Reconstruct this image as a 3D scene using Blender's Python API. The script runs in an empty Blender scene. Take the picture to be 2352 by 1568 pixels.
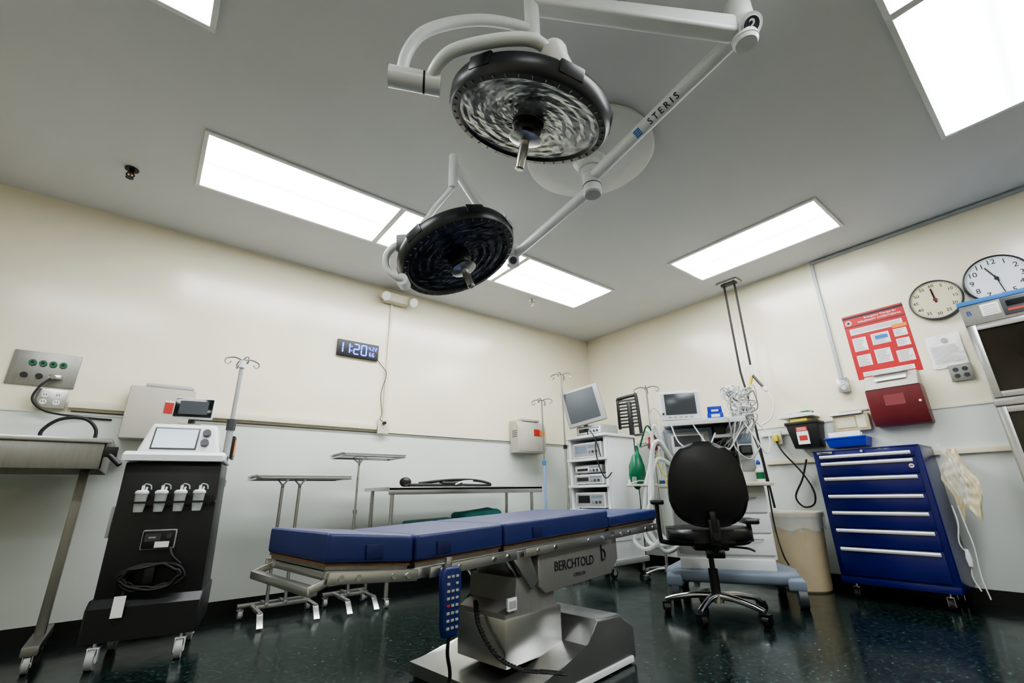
import bpy, bmesh, math, random
from mathutils import Matrix, Vector, Quaternion
random.seed(4)
V=Vector
COL=bpy.context.collection
H=2.653
CAM=V((-4.372,-3.849,0.72))
# ------------------------------------------------------------------ materials
def s2l(c):
    return tuple((x/12.92 if x<=0.04045 else ((x+0.055)/1.055)**2.4) for x in [v/255 for v in c])
MATS={}
def mat(name,rgb,rough=.5,metal=0,var=.06,scale=12,bump=0,trans=0,alpha=1,emit=0,coat=0,stretch=None):
    if name in MATS: return MATS[name]
    m=bpy.data.materials.new(name);m.use_nodes=True
    nt=m.node_tree;b=nt.nodes["Principled BSDF"]
    c=s2l(rgb)
    tc=nt.nodes.new("ShaderNodeTexCoord");mp=nt.nodes.new("ShaderNodeMapping")
    nt.links.new(tc.outputs["Object"],mp.inputs[0])
    if stretch: mp.inputs["Scale"].default_value=stretch
    n=nt.nodes.new("ShaderNodeTexNoise");n.inputs["Scale"].default_value=scale;n.inputs["Detail"].default_value=4
    nt.links.new(mp.outputs[0],n.inputs["Vector"])
    r=nt.nodes.new("ShaderNodeValToRGB")
    r.color_ramp.elements[0].position=.3;r.color_ramp.elements[1].position=.7
    r.color_ramp.elements[0].color=tuple(x*(1-var) for x in c)+(1,)
    r.color_ramp.elements[1].color=tuple(min(1,x*(1+var)) for x in c)+(1,)
    nt.links.new(n.outputs[0],r.inputs[0]);nt.links.new(r.outputs[0],b.inputs["Base Color"])
    b.inputs["Roughness"].default_value=rough;b.inputs["Metallic"].default_value=metal
    if trans: b.inputs["Transmission Weight"].default_value=trans
    if alpha<1: b.inputs["Alpha"].default_value=alpha
    if coat: b.inputs["Coat Weight"].default_value=coat
    if emit:
        nt.links.new(r.outputs[0],b.inputs["Emission Color"]);b.inputs["Emission Strength"].default_value=emit
    if bump:
        bp=nt.nodes.new("ShaderNodeBump");bp.inputs["Strength"].default_value=bump;bp.inputs["Distance"].default_value=.01
        nt.links.new(n.outputs[0],bp.inputs["Height"]);nt.links.new(bp.outputs[0],b.inputs["Normal"])
    MATS[name]=m;return m
steel=mat("brushed steel",(184,184,182),.27,.92,.04,6,stretch=(1,1,10))
steeld=mat("dull steel",(142,141,137),.38,.88,.06,6,stretch=(10,1,1))
satin=mat("satin steel",(138,137,134),.42,.55,.05,6,stretch=(10,1,1))
chrome=mat("chrome",(215,215,215),.1,1,.03)
whitep=mat("white enamel",(222,224,222),.3,0,.02)
lampw=mat("lamp white enamel",(212,215,214),.32,0,.02)
lampg=mat("lamp grey plastic",(160,164,166),.35,0,.03)
lampd=mat("lamp dark housing",(34,36,39),.35,0,.1)
badge_m=mat("badge grey purple",(64,62,78),.4,0,.1)
whiteplas=mat("white plastic",(218,221,223),.4,0,.02)
greyplas=mat("grey plastic",(152,154,152),.45,0,.03)
beige=mat("beige plastic",(200,194,174),.45,0,.03)
boxgrey=mat("warm grey plastic",(172,168,157),.5,0,.03)
black=mat("black plastic",(12,12,13),.45,0,.15)
blacks=mat("black satin metal",(18,19,21),.42,.0,.12)
vinyl=mat("black vinyl",(15,15,17),.36,0,.15,40,bump=.04)
rubber=mat("black rubber",(13,13,14),.6,0,.1)
bluepad=mat("navy blue pad vinyl",(28,40,92),.42,0,.10,5,bump=.12)
bluedk=mat("dark blue vinyl",(19,28,74),.4,0,.1)
chestblue=mat("deep blue enamel",(3,9,92),.28,0,.06,coat=.2)
red=mat("poster red",(168,18,26),.5)
reddk=mat("poster dark red",(92,12,18),.5)
darkred=mat("dark red plastic",(100,38,42),.32,0,.1)
white=mat("white paper",(228,228,225),.6,0,.02)
dgrey=mat("dark grey plastic",(56,58,62),.45,0,.05)
ink=mat("black ink",(16,16,18),.6)
redlab=mat("red label",(170,44,38),.5)
orange=mat("orange label",(220,125,35),.5)
yellow=mat("yellow plastic",(212,190,50),.5)
blueplas=mat("blue plastic",(12,50,170),.4)
bluetape=mat("blue tape",(40,105,170),.5)
greybl=mat("blue grey plastic",(118,130,146),.45,0,.04)
teal=mat("teal cloth",(30,98,92),.85,0,.2,10,bump=.5)
green=mat("green rubber bag",(10,104,72),.35,0,.2)
greenp=mat("green plastic",(18,96,60),.4)
tan=mat("tan plastic",(180,166,132),.45,0,.05)
bin_=mat("cream bin plastic",(190,175,146),.45,0,.04)
yellowcloth=mat("pale yellow cloth",(224,212,174),.8,0,.06,8,bump=.3,alpha=.88)
brown=mat("brown wood core",(104,72,40),.6,0,.2,20)
screen=mat("light screen",(140,160,168),.2,0,.05,3,emit=.6)
greyscr=mat("grey screen",(66,71,75),.2,0,.06,3)
darkscr=mat("dark screen",(18,20,22),.12,0,.1)
blueled=mat("blue led",(30,80,255),.4,0,.0,emit=9)
clear=mat("clear plastic",(225,230,230),.15,0,.02,alpha=.35)
tubing=mat("white corrugated tubing",(212,218,216),.4,0,.05,60,bump=.3)
clockface=mat("cream clock face",(196,192,160),.5,0,.03)
raceway=mat("cream raceway",(214,207,184),.45,0,.03)
condg=mat("grey conduit paint",(168,174,176),.45,0,.03)
glassd=mat("dark cabinet glass",(40,36,30),.08,0,.4,3)
flesh=mat("pale pink paper",(225,190,170),.6)

def setmat_floor():
    m=bpy.data.materials.new("speckled dark green vinyl");m.use_nodes=True;nt=m.node_tree;b=nt.nodes["Principled BSDF"]
    tc=nt.nodes.new("ShaderNodeTexCoord")
    n=nt.nodes.new("ShaderNodeTexNoise");n.inputs["Scale"].default_value=48;n.inputs["Detail"].default_value=8;n.inputs["Roughness"].default_value=.75
    n2=nt.nodes.new("ShaderNodeTexVoronoi");n2.inputs["Scale"].default_value=75;n2.inputs["Randomness"].default_value=1
    for x in (n,n2): nt.links.new(tc.outputs["Object"],x.inputs["Vector"])
    r=nt.nodes.new("ShaderNodeValToRGB");e=r.color_ramp.elements
    e[0].position=.42;e[0].color=s2l((7,13,13))+(1,);e[1].position=.68;e[1].color=s2l((112,146,134))+(1,)
    x=e.new(.52);x.color=s2l((19,33,31))+(1,)
    x=e.new(.60);x.color=s2l((42,64,59))+(1,)
    nt.links.new(n.outputs[0],r.inputs[0])
    r2=nt.nodes.new("ShaderNodeValToRGB");r2.color_ramp.elements[0].color=(.35,.4,.4,1);r2.color_ramp.elements[1].color=(1.0,1.0,1.0,1)
    sp=nt.nodes.new("ShaderNodeSeparateColor");nt.links.new(n2.outputs["Color"],sp.inputs[0]);nt.links.new(sp.outputs[0],r2.inputs[0])
    mx=nt.nodes.new("ShaderNodeMix");mx.data_type='RGBA';mx.blend_type='MULTIPLY';mx.inputs[0].default_value=1
    nt.links.new(r.outputs[0],mx.inputs[6]);nt.links.new(r2.outputs[0],mx.inputs[7]);nt.links.new(mx.outputs[2],b.inputs["Base Color"])
    b.inputs["Specular IOR Level"].default_value=.4
    n3=nt.nodes.new("ShaderNodeTexNoise");n3.inputs["Scale"].default_value=9;n3.inputs["Detail"].default_value=6;nt.links.new(tc.outputs["Object"],n3.inputs["Vector"])
    mr=nt.nodes.new("ShaderNodeMapRange");mr.inputs[1].default_value=.35;mr.inputs[2].default_value=.65;mr.inputs[3].default_value=.13;mr.inputs[4].default_value=.21
    nt.links.new(n3.outputs[0],mr.inputs[0]);nt.links.new(mr.outputs[0],b.inputs["Roughness"])
    bp=nt.nodes.new("ShaderNodeBump");bp.inputs["Strength"].default_value=.05;bp.inputs["Distance"].default_value=.01
    nt.links.new(n3.outputs[0],bp.inputs["Height"]);nt.links.new(bp.outputs[0],b.inputs["Normal"])
    return m
def setmat_lens(name,dark):
    m=bpy.data.materials.new(name);m.use_nodes=True;nt=m.node_tree;b=nt.nodes["Principled BSDF"]
    tc=nt.nodes.new("ShaderNodeTexCoord")
    w=nt.nodes.new("ShaderNodeTexNoise");w.inputs["Scale"].default_value=18;w.inputs["Detail"].default_value=6
    nt.links.new(tc.outputs["Object"],w.inputs["Vector"])
    r=nt.nodes.new("ShaderNodeValToRGB");e=r.color_ramp.elements
    e[0].position=.36;e[1].position=.64
    if dark: e[0].color=s2l((34,36,42))+(1,);e[1].color=s2l((80,84,92))+(1,)
    else: e[0].color=s2l((104,107,110))+(1,);e[1].color=s2l((192,194,194))+(1,)
    nt.links.new(w.outputs[0],r.inputs[0]);nt.links.new(r.outputs[0],b.inputs["Base Color"])
    b.inputs["Roughness"].default_value=.16;b.inputs["Metallic"].default_value=.55
    return m
lensA=setmat_lens("faceted bright lens",False);lensB=setmat_lens("faceted dark lens",True)
def setmat_diff(axis):
    m=bpy.data.materials.new("prismatic diffuser "+axis);m.use_nodes=True;nt=m.node_tree;nt.nodes.clear()
    o=nt.nodes.new("ShaderNodeOutputMaterial");e=nt.nodes.new("ShaderNodeEmission");tc=nt.nodes.new("ShaderNodeTexCoord")
    w=nt.nodes.new("ShaderNodeTexWave");w.bands_direction=axis;w.inputs["Scale"].default_value=1.14;w.inputs["Phase Offset"].default_value=0
    nt.links.new(tc.outputs["Object"],w.inputs[0])
    mr=nt.nodes.new("ShaderNodeMapRange");mr.inputs[3].default_value=LS*.32;mr.inputs[4].default_value=LS*1.6
    nt.links.new(w.outputs["Fac"],mr.inputs[0]);nt.links.new(mr.outputs[0],e.inputs[1]);e.inputs[0].default_value=(.95,.985,1,1)
    nt.links.new(e.outputs[0],o.inputs[0]);return m
LS=20.0
diffX=setmat_diff('Y');diffY=setmat_diff('X')
# ------------------------------------------------------------------ mesh builder
class M:
    def __init__(s): s.bm=bmesh.new();s.m=[]
    def _in(s,t,mt,xf=None):
        if mt not in s.m: s.m.append(mt)
        i=s.m.index(mt)
        if xf is not None: bmesh.ops.transform(t,matrix=xf,verts=t.verts)
        for f in t.faces: f.material_index=i
        bmesh.ops.recalc_face_normals(t,faces=t.faces)
        me=bpy.data.meshes.new("tmp");t.to_mesh(me);t.free();s.bm.from_mesh(me);bpy.data.meshes.remove(me)
        return s
    def box(s,x0,x1,y0,y1,z0,z1,mt,bev=0,xf=None,seg=2):
        return s.hexa([(x0,y0,z0),(x1,y0,z0),(x1,y1,z0),(x0,y1,z0),(x0,y0,z1),(x1,y0,z1),(x1,y1,z1),(x0,y1,z1)],mt,bev,xf,seg)
    def hexa(s,c,mt,bev=0,xf=None,seg=2):
        t=bmesh.new();v=[t.verts.new(p) for p in c]
        for f in ((0,3,2,1),(4,5,6,7),(0,1,5,4),(1,2,6,5),(2,3,7,6),(3,0,4,7)): t.faces.new([v[i] for i in f])
        if bev: bmesh.ops.bevel(t,geom=t.edges[:],offset=bev,segments=seg,affect='EDGES',profile=.6)
        return s._in(t,mt,xf)
    def prism(s,pts,plane,a0,a1,mt,bev=0,xf=None,seg=3):
        t=bmesh.new()
        def mk(p,a):
            return {'xz':(p[0],a,p[1]),'xy':(p[0],p[1],a),'yz':(a,p[0],p[1])}[plane]
        A=[t.verts.new(mk(p,a0)) for p in pts];B=[t.verts.new(mk(p,a1)) for p in pts];n=len(pts)
        fa=t.faces.new(A);fb=t.faces.new(B[::-1])
        for i in range(n): t.faces.new([A[i],B[i],B[(i+1)%n],A[(i+1)%n]])
        if bev:
            ed=list({e for f in (fa,fb) for e in f.edges})
            bmesh.ops.bevel(t,geom=ed,offset=bev,segments=seg,affect='EDGES',profile=.5)
        return s._in(t,mt,xf)
    def cyl(s,p0,p1,r,mt,r2=None,n=20,xf=None):
        p0=V(p0);p1=V(p1);d=p1-p0;t=bmesh.new()
        bmesh.ops.create_cone(t,cap_ends=True,segments=n,radius1=r,radius2=r if r2 is None else r2,depth=d.length)
        q=V((0,0,1)).rotation_difference(d.normalized()).to_matrix().to_4x4()
        x=Matrix.Translation((p0+p1)/2)@q
        return s._in(t,mt,(xf@x) if xf else x)
    def sph(s,c,r,mt,sc=(1,1,1),xf=None,n=16):
        t=bmesh.new();bmesh.ops.create_uvsphere(t,u_segments=n,v_segments=n//2+2,radius=r)
        x=Matrix.Translation(c)@Matrix.Diagonal((*sc,1))
        return s._in(t,mt,(xf@x) if xf else x)
    def lathe(s,prof,c,mt,n=48,xf=None):
        t=bmesh.new();R=[]
        for r,z in prof:
            if r<1e-5: R.append([t.verts.new((c[0],c[1],c[2]+z))])
            else: R.append([t.verts.new((c[0]+r*math.cos(2*math.pi*i/n),c[1]+r*math.sin(2*math.pi*i/n),c[2]+z)) for i in range(n)])
        for a,b in zip(R,R[1:]):
            for i in range(n):
                j=(i+1)%n
                if len(a)==1 and len(b)==1: continue
                if len(a)==1: t.faces.new([a[0],b[i],b[j]])
                elif len(b)==1: t.faces.new([a[i],b[0],a[j]])
                else: t.faces.new([a[i],b[i],b[j],a[j]])
        return s._in(t,mt,xf)
    def tube(s,pts,r,mt,smooth=6,n=10,xf=None,r2=None,closed=False):
        P=[V(p) for p in pts]
        if smooth and len(P)>2:
            Q=[];L=len(P)
            rng=range(L) if closed else range(L-1)
            for i in rng:
                if closed: p0,p1,p2,p3=P[i-1],P[i],P[(i+1)%L],P[(i+2)%L]
                else: p0=P[max(i-1,0)];p1=P[i];p2=P[i+1];p3=P[min(i+2,L-1)]
                for k in range(smooth):
                    u=k/smooth
                    Q.append(.5*((2*p1)+(p2-p0)*u+(2*p0-5*p1+4*p2-p3)*u*u+(3*p1-p0-3*p2+p3)*u**3))
            if not closed: Q.append(P[-1])
            P=Q
        t=bmesh.new();rings=[];L=len(P)
        d0=(P[1]-P[0]).normalized();a=d0.orthogonal().normalized();prev=d0
        for i,p in enumerate(P):
            if closed: d=(P[(i+1)%L]-P[i-1])
            else: d=(P[min(i+1,L-1)]-P[max(i-1,0)])
            if d.length<1e-9: d=prev.copy()
            d.normalize();a=prev.rotation_difference(d)@a;prev=d;b=d.cross(a)
            rr=r if r2 is None else r+(r2-r)*i/(L-1)
            rings.append([t.verts.new(p+rr*(math.cos(2*math.pi*k/n)*a+math.sin(2*math.pi*k/n)*b)) for k in range(n)])
        prs=list(zip(rings,rings[1:]))
        if closed: prs.append((rings[-1],rings[0]))
        for A,B in prs:
            for k in range(n): t.faces.new([A[k],A[(k+1)%n],B[(k+1)%n],B[k]])
        if not closed: t.faces.new(rings[0][::-1]);t.faces.new(rings[-1])
        return s._in(t,mt,xf)
    def text(s,body,mt,x,y,z,size,xf=None,align='CENTER',ext=.0006,sx=1,bold=False):
        c=bpy.data.curves.new("t","FONT");c.body=body;c.size=size;c.extrude=ext;c.align_x=align;c.align_y='CENTER'
        if bold: c.offset=size*.02
        c.resolution_u=3
        o=bpy.data.objects.new("t",c);COL.objects.link(o);bpy.context.view_layer.update()
        me=bpy.data.meshes.new_from_object(o.evaluated_get(bpy.context.evaluated_depsgraph_get()))
        t=bmesh.new();t.from_mesh(me);bpy.data.objects.remove(o);bpy.data.curves.remove(c);bpy.data.meshes.remove(me)
        x_=Matrix.Translation((x,y,z))@Matrix.Rotation(math.radians(90),4,'X')@Matrix.Diagonal((sx,1,1,1))
        return s._in(t,mt,(xf@x_) if xf else x_)
    def obj(s,name,parent=None,label=None,W=False,xf=None,flat=False):
        if xf is not None: bmesh.ops.transform(s.bm,matrix=xf,verts=s.bm.verts)
        if W and parent is not None:
            bmesh.ops.transform(s.bm,matrix=WM[parent.name].inverted(),verts=s.bm.verts)
        me=bpy.data.meshes.new(name);s.bm.to_mesh(me);s.bm.free()
        for m in s.m: me.materials.append(m)
        for p in me.polygons: p.use_smooth=not flat
        if not flat: me.set_sharp_from_angle(angle=math.radians(35))
        o=bpy.data.objects.new(name,me);COL.objects.link(o)
        if parent is not None:
            o.parent=parent;WM[o.name]=WM[parent.name]
        else: WM[o.name]=Matrix()
        if label: o["label"]=label
        return o
WM={}
def thing(name,loc,hd,label,cat,group=None):
    e=bpy.data.objects.new(name,None);COL.objects.link(e);e.empty_display_size=.05
    T=Matrix.Translation(loc)@Matrix.Rotation(math.radians(hd),4,'Z');e.matrix_world=T;WM[e.name]=T
    e["label"]=label;e["category"]=cat
    if group: e["group"]=group
    return e
def solo(m,name,label,cat,group=None,origin=None):
    """single-mesh thing; recentre origin"""
    c=V(origin) if origin else sum((v.co for v in m.bm.verts),V())/len(m.bm.verts)
    bmesh.ops.translate(m.bm,vec=-c,verts=m.bm.verts)
    o=m.obj(name);o.location=c;o["label"]=label;o["category"]=cat
    if group:o["group"]=group
    return o
def struct(o): o["kind"]="structure";return o
def caster(par,x,y,r=.03,top=.09,wm=rubber,fm=chrome,name="caster",ang=0,ww=.011):
    xf=Matrix.Translation((x,y,0))@Matrix.Rotation(math.radians(ang),4,'Z')
    a=M();a.cyl((-ww,-.008,r),(ww,-.008,r),r,wm,n=24,xf=xf)
    a.cyl((-ww-.002,-.008,r),(ww+.002,-.008,r),r*.45,fm,n=12,xf=xf)
    a.box(-ww-.007,-ww-.003,-.02,.01,r*.7,r*2.05,fm,xf=xf);a.box(ww+.003,ww+.007,-.02,.01,r*.7,r*2.05,fm,xf=xf)
    a.box(-ww-.009,ww+.009,-.02,.02,r*2.02,r*2.02+.006,fm,.002,xf=xf);a.cyl((0,0,r*2),(0,0,top),.007,fm,xf=xf)
    return a.obj(name,par)
# ------------------------------------------------------------------ structure
X0,Y0=-6.6,-6.2
def slab(name,x0,x1,y0,y1,z0,z1,mt):
    a=M();a.box(x0,x1,y0,y1,z0,z1,mt);return struct(a.obj(name))
wallm=mat("cream gloss wall paint",(224,217,195),.2,0,.03,2,bump=.06)
lowm=mat("pale grey wall panel",(202,207,201),.26,0,.02,2,bump=.03)
ceilm=mat("grey white ceiling paint",(206,208,210),.65,0,.02,3)
basem=mat("black baseboard vinyl",(14,15,16),.35)
slab("floor",X0-.1,.1,Y0-.1,.1,-.05,0,setmat_floor())
slab("ceiling",X0-.1,.1,Y0-.1,.1,H,H+.05,ceilm)
slab("wall_back",X0-.1,.1,0,.1,0,H,wallm)
slab("wall_right",0,.1,Y0-.1,0,0,H,wallm)
slab("wall_left",X0-.1,X0,Y0,0,0,H,wallm)
slab("wall_front",X0,0,Y0-.1,Y0,0,H,wallm)
slab("trim_1",X0,0,-.006,0,.09,1.24,lowm)
slab("trim_2",-.006,0,Y0,-.006,.09,1.24,lowm)
slab("trim_3",X0,0,-.012,0,1.24,1.25,lowm)
slab("trim_4",-.012,0,Y0,-.012,1.24,1.25,lowm)
slab("baseboard_back",X0,0,-.01,0,0,.09,basem)
slab("baseboard_right",-.01,0,Y0,-.01,0,.09,basem)
# ------------------------------------------------------------------ ceiling lights
def light(x0,x1,y0,y1,ax):
    e=thing("ceiling_light",((x0+x1)/2,(y0+y1)/2,H),0,"recessed fluorescent ceiling light with glowing white prismatic diffuser","ceiling light","recessed fluorescent ceiling lights")
    w,d=(x1-x0)/2,(y1-y0)/2
    a=M();b=.022
    a.box(-w-b,w+b,-d-b,-d,-.012,-.0005,whitep,.002);a.box(-w-b,w+b,d,d+b,-.012,-.0005,whitep,.002)
    a.box(-w-b,-w,-d,d,-.012,-.0005,whitep,.002);a.box(w,w+b,-d,d,-.012,-.0005,whitep,.002)
    a.obj("frame",e)
    a=M();a.box(-w,w,-d,d,-.008,-.001,diffX if ax=='x' else diffY);a.obj("diffuser",e)
for L in ((-4.44,-3.30,-1.28,-.75,'x'),(-3.26,-2.14,-1.28,-.75,'x'),(-2.10,-1.02,-1.28,-.75,'x'),(-1.02,-.49,-3.10,-1.96,'y'),
          (-2.18,-1.08,-4.36,-3.81,'x'),(-3.34,-2.22,-4.36,-3.81,'x'),(-5.65,-4.51,-2.54,-1.99,'x'),(-5.6,-4.5,-4.9,-4.36,'x')): light(*L)
# sprinklers
for x,y,mt,l in ((-4.78,-.66,black,"black pendent fire sprinkler on the ceiling"),(-1.51,-.62,chrome,"small chrome fire sprinkler on the ceiling")):
    a=M();a.lathe([(0,0),(.035,0),(.035,-.006),(.014,-.01),(.014,-.03),(0,-.03)],(0,0,0),mt,24)
    a.tube([(-.012,0,-.028),(-.018,0,-.045),(0,0,-.06)],.004,mt);a.tube([(.012,0,-.028),(.018,0,-.045),(0,0,-.06)],.004,mt)
    a.cyl((0,0,-.06),(0,0,-.064),.02,mt);a.cyl((0,0,-.03),(0,0,-.058),.004,redlab)
    o=a.obj("fire_sprinkler");o.location=(x,y,H-.0005);o["label"]=l;o["category"]="fire sprinkler"
# ------------------------------------------------------------------ surgical light
MC=V((-2.63,-2.45,H))
S=thing("surgical_light",MC,0,"ceiling-mounted surgical light with two round heads on white arms","surgical light")
a=M();a.lathe([(0,-.001),(.36,-.001),(.375,-.010),(.375,-.03),(.355,-.04),(.24,-.05),(.10,-.065),(.075,-.09),(.07,-.12),(0,-.12)],(0,0,0),lampw,64);a.obj("ceiling_canopy",S)
a=M();a.cyl((0,0,-.1),(0,0,-.16),.055,lampw,n=32);a.cyl((0,0,-.16),(0,0,-.29),.052,lampw,n=32);a.cyl((0,0,-.235),(0,0,-.24),.0535,ink,n=32);a.lathe([(.052,-.29),(.046,-.30),(.0,-.302)],(0,0,0),lampg,32)
a.obj("spindle",S)
J1=V((-2.82,-3.43,2.46))
HUB=V((MC.x,MC.y,2.47));HUB2=V((MC.x,MC.y,2.40))
def basis_text(p,xd,sz):
    n=(CAM-p).normalized();xd=xd.normalized();n=(n-n.dot(xd)*xd).normalized();up=n.cross(xd)
    return Matrix((( xd.x,-n.x,up.x,p.x),(xd.y,-n.y,up.y,p.y),(xd.z,-n.z,up.z,p.z),(0,0,0,1))),n
a=M();a.cyl(HUB,J1,.036,lampw,r2=.032,n=28)
ad=(J1-HUB).normalized()
p=HUB.lerp(J1,.585);xf,n=basis_text(p,ad,1);xf=Matrix.Translation(n*.0342)@xf
a.obj("support_arm",S,W=True)
a=M();a.text("S T E R I S",ink,.0,0,0,.044,xf=xf,ext=.001,sx=1.0);a.obj("lettering",S,"dark maker lettering",W=True)
a=M();a.box(-.19,-.150,-.0008,.001,-.018,.020,bluetape,xf=xf)
for k in range(3): a.box(-.19,-.150,-.0012,.0,-.010+.010*k,-.008+.010*k,whiteplas,xf=xf)
a.obj("emblem",S,"blue striped square emblem",W=True)
a=M();a.cyl((J1.x,J1.y,2.40),(J1.x,J1.y,2.60),.05,lampw,n=32);a.cyl((J1.x,J1.y,2.60),(J1.x,J1.y,2.615),.05,lampw,r2=.03,n=32);a.cyl((J1.x,J1.y,2.385),(J1.x,J1.y,2.40),.04,lampw,r2=.048,n=32)
p=V((J1.x,J1.y,2.492));xf,n=basis_text(p,V((.78,-.62,0)),1)
a.cyl(p,p+n*.085,.045,lampw,n=32)
a.obj("arm_joint",S,W=True)
xf=Matrix.Translation(n*.087)@xf
a=M();a.cyl((0,.004,0),(0,-.002,0),.032,badge_m,n=32,xf=xf);a.tube([(.032*math.cos(t),-.003,.032*math.sin(t)) for t in [k*math.pi/8 for k in range(16)]],.0018,whitep,1,6,xf=xf,closed=True);a.text("2",whitep,0,-.004,0,.052,xf=xf,bold=True);a.obj("number_badge",S,"grey round badge with white numeral",W=True)
E1=V((-3.555,-2.985,2.475))
a=M()
d=(E1-J1).normalized();sd=d.cross(V((0,0,1))).normalized()
for (q0,q1,h0,h1,w0) in ((J1+d*.04,E1,.045,.03,.034),):
    c=[]
    for q,h in ((q0,h0),(q1,h1)):
        c.append([q-sd*w0-V((0,0,h)),q+sd*w0-V((0,0,h)),q+sd*w0+V((0,0,h)),q-sd*w0+V((0,0,h))])
    A,B=c
    a.hexa([A[0],A[1],B[1],B[0],A[3],A[2],B[2],B[3]],lampw,.018,seg=4)
a.obj("spring_arm",S,W=True)
a=M();a.cyl((E1.x,E1.y,2.30),(E1.x,E1.y,2.53),.028,lampw,n=28);a.sph((E1.x,E1.y,2.30),.029,lampw)
a.tube([(-3.56,-2.985,2.315),(-3.60,-2.975,2.325),(-3.72,-2.935,2.30),(-3.83,-2.885,2.25),(-3.92,-2.845,2.17),(-3.955,-2.81,2.09),(-3.96,-2.79,2.01)],.019,lampw,8,16)
a.obj("outer_yoke",S,W=True)
a=M();a.cyl((-3.995,-2.775,1.995),(-3.85,-2.85,1.985),.034,lampw,n=28);a.cyl((-3.90,-2.824,1.988),(-3.894,-2.827,1.988),.0348,ink,n=28);a.obj("yoke_pivot",S,W=True)
a=M();a.tube([(-3.875,-2.838,1.99),(-3.885,-2.87,2.005),(-3.87,-2.93,2.03),(-3.82,-2.99,2.045),(-3.74,-3.07,2.05),(-3.67,-3.12,2.045),(-3.60,-3.125,2.03)],.02,lampw,8,16);a.obj("inner_yoke",S,W=True)
def lamp(c,n,lens,hl,rr):
    n=V(n).normalized();q=V((0,0,-1)).rotation_difference(n).to_matrix().to_4x4();xf=Matrix.Translation(c)@q
    a=M()
    a.lathe([(.255,.004),(.262,-.006),(.285,-.004),(.296,.012),(.298,.05),(.292,.062),(.282,.07),(.0,.085)],(0,0,0),lampd,72,xf=xf)
    for k in range(40):
        t=k*math.pi/20;r=Matrix.Rotation(t,4,'Z');a.box(.268,.280,-.0009,.0009,-.0085,-.004,greyplas,xf=xf@r)
    for k in range(6):
        t=k*math.pi/3+.3;r=Matrix.Rotation(t,4,'Z');a.box(.285,.300,-.045,.045,.02,.066,lampd,.008,xf=xf@r)
    hd=a.obj("lamp_head",S,"dark round lamp head",W=True)
    rnd=random.Random(7);a=M();t=bmesh.new();nr=16;prev=None
    for i in range(nr+1):
        rad=.05+(.257-.05)*i/nr;ns=64;row=[t.verts.new((rad*math.cos(2*math.pi*(k+.25*i)/ns),rad*math.sin(2*math.pi*(k+.25*i)/ns),.004+(rnd.uniform(-.0009,.0009)+.0012*math.sin(i*1.9) if 0<i<nr else 0))) for k in range(ns)]
        if prev:
            for k in range(ns): t.faces.new([prev[k],prev[(k+1)%ns],row[(k+1)%ns],row[k]])
        prev=row
    a._in(t,lens,xf);a.obj("lens",hd,"faceted round lens",W=True,flat=True)
    s0,s1,f1,e1=hl
    a=M();a.lathe([(0,-s1),(rr-.004,-s1),(rr,-s1+.008),(rr,-s1*.5),(rr+.006,-s1*.4),(rr+.006,.012)],(0,0,0),black,32,xf=xf);a.obj("handle_socket",hd,"black ribbed socket",W=True)
    a=M();a.lathe([(0,-s1),(.02,-s1-.001),(.03,-f1+.006),(.058,-f1+.002),(.062,-f1-.002),(.055,-f1-.006),(.018,-f1-.012),(.0175,-e1+.006),(.013,-e1),(0,-e1)],(0,0,0),steel,32,xf=xf);a.obj("handle",hd,"steel flanged handle",W=True)
    a=M();a.lathe([(0,.16),(.1,.155),(.17,.13),(.2,.09),(.2,.075)],(0,0,-.0),lampg,48,xf=xf);a.obj("top_cover",hd,"grey domed top cover",W=True)
    return xf,hd
n1=V((-.004,.329,-.944));c1=V((-3.50,-2.88,2.01))
xf1,h1=lamp(c1,n1,lensA,(0,.035,.055,.175),.052)
a=M();a.cyl((-3.62,-3.13,2.045),(-3.575,-3.125,1.98),.038,lampw,r2=.045,n=28);a.cyl((-3.575,-3.125,1.98),(-3.572,-3.124,1.972),.045,lampg,n=28);a.sph((-3.60,-3.125,2.04),.044,lampw)
a.obj("lamp_hub",S,W=True)
n2=V((.235,-.30,-.924));c2=V((-3.35,-2.17,1.82))
xf2,h2=lamp(c2,n2,lensB,(0,.04,.06,.17),.05)
best=max(range(72),key=lambda k:(xf2.to_3x3()@V((math.cos(k*math.pi/36),math.sin(k*math.pi/36),0))).dot(V((.785*.5-.187*.85,-.619*.5-.266*.85,.946*.85))))
rad=(xf2.to_3x3()@V((math.cos(best*math.pi/36),math.sin(best*math.pi/36),0))).normalized();up=(xf2.to_3x3()@V((0,0,1))).normalized();xd=(-rad).cross(up).normalized()
p=xf2@V((0,0,.032))+rad*.305
xf=Matrix(((xd.x,-rad.x,up.x,p.x),(xd.y,-rad.y,up.y,p.y),(xd.z,-rad.z,up.z,p.z),(0,0,0,1)))
a=M();a.box(-.065,.065,0,.006,-.012,.012,white,xf=xf);a.text("STERIS",bluetape,.01,-.001,0,.02,xf=xf);a.box(-.055,-.04,-.001,0,-.007,.007,bluetape,xf=xf);a.obj("head_label",h2,"white strip label",W=True)
J2=V((-2.58,-1.64,2.34))
a=M();a.cyl(HUB2,J2,.034,lampw,r2=.03,n=28);a.obj("support_arm",S,W=True)
a=M();a.cyl((J2.x,J2.y,2.27),(J2.x,J2.y,2.42),.045,lampw,n=28)
p=V((J2.x,J2.y,2.31));xf,n=basis_text(p,V((.78,-.62,0)),1);xf=Matrix.Translation(n*.066)@xf
a.cyl(p,p+n*.064,.036,lampw,n=28);a.cyl((0,.004,0),(0,-.002,0),.026,badge_m,n=24,xf=xf);a.obj("arm_joint",S,W=True)
E2=V((-3.41,-2.19,2.34))
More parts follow.
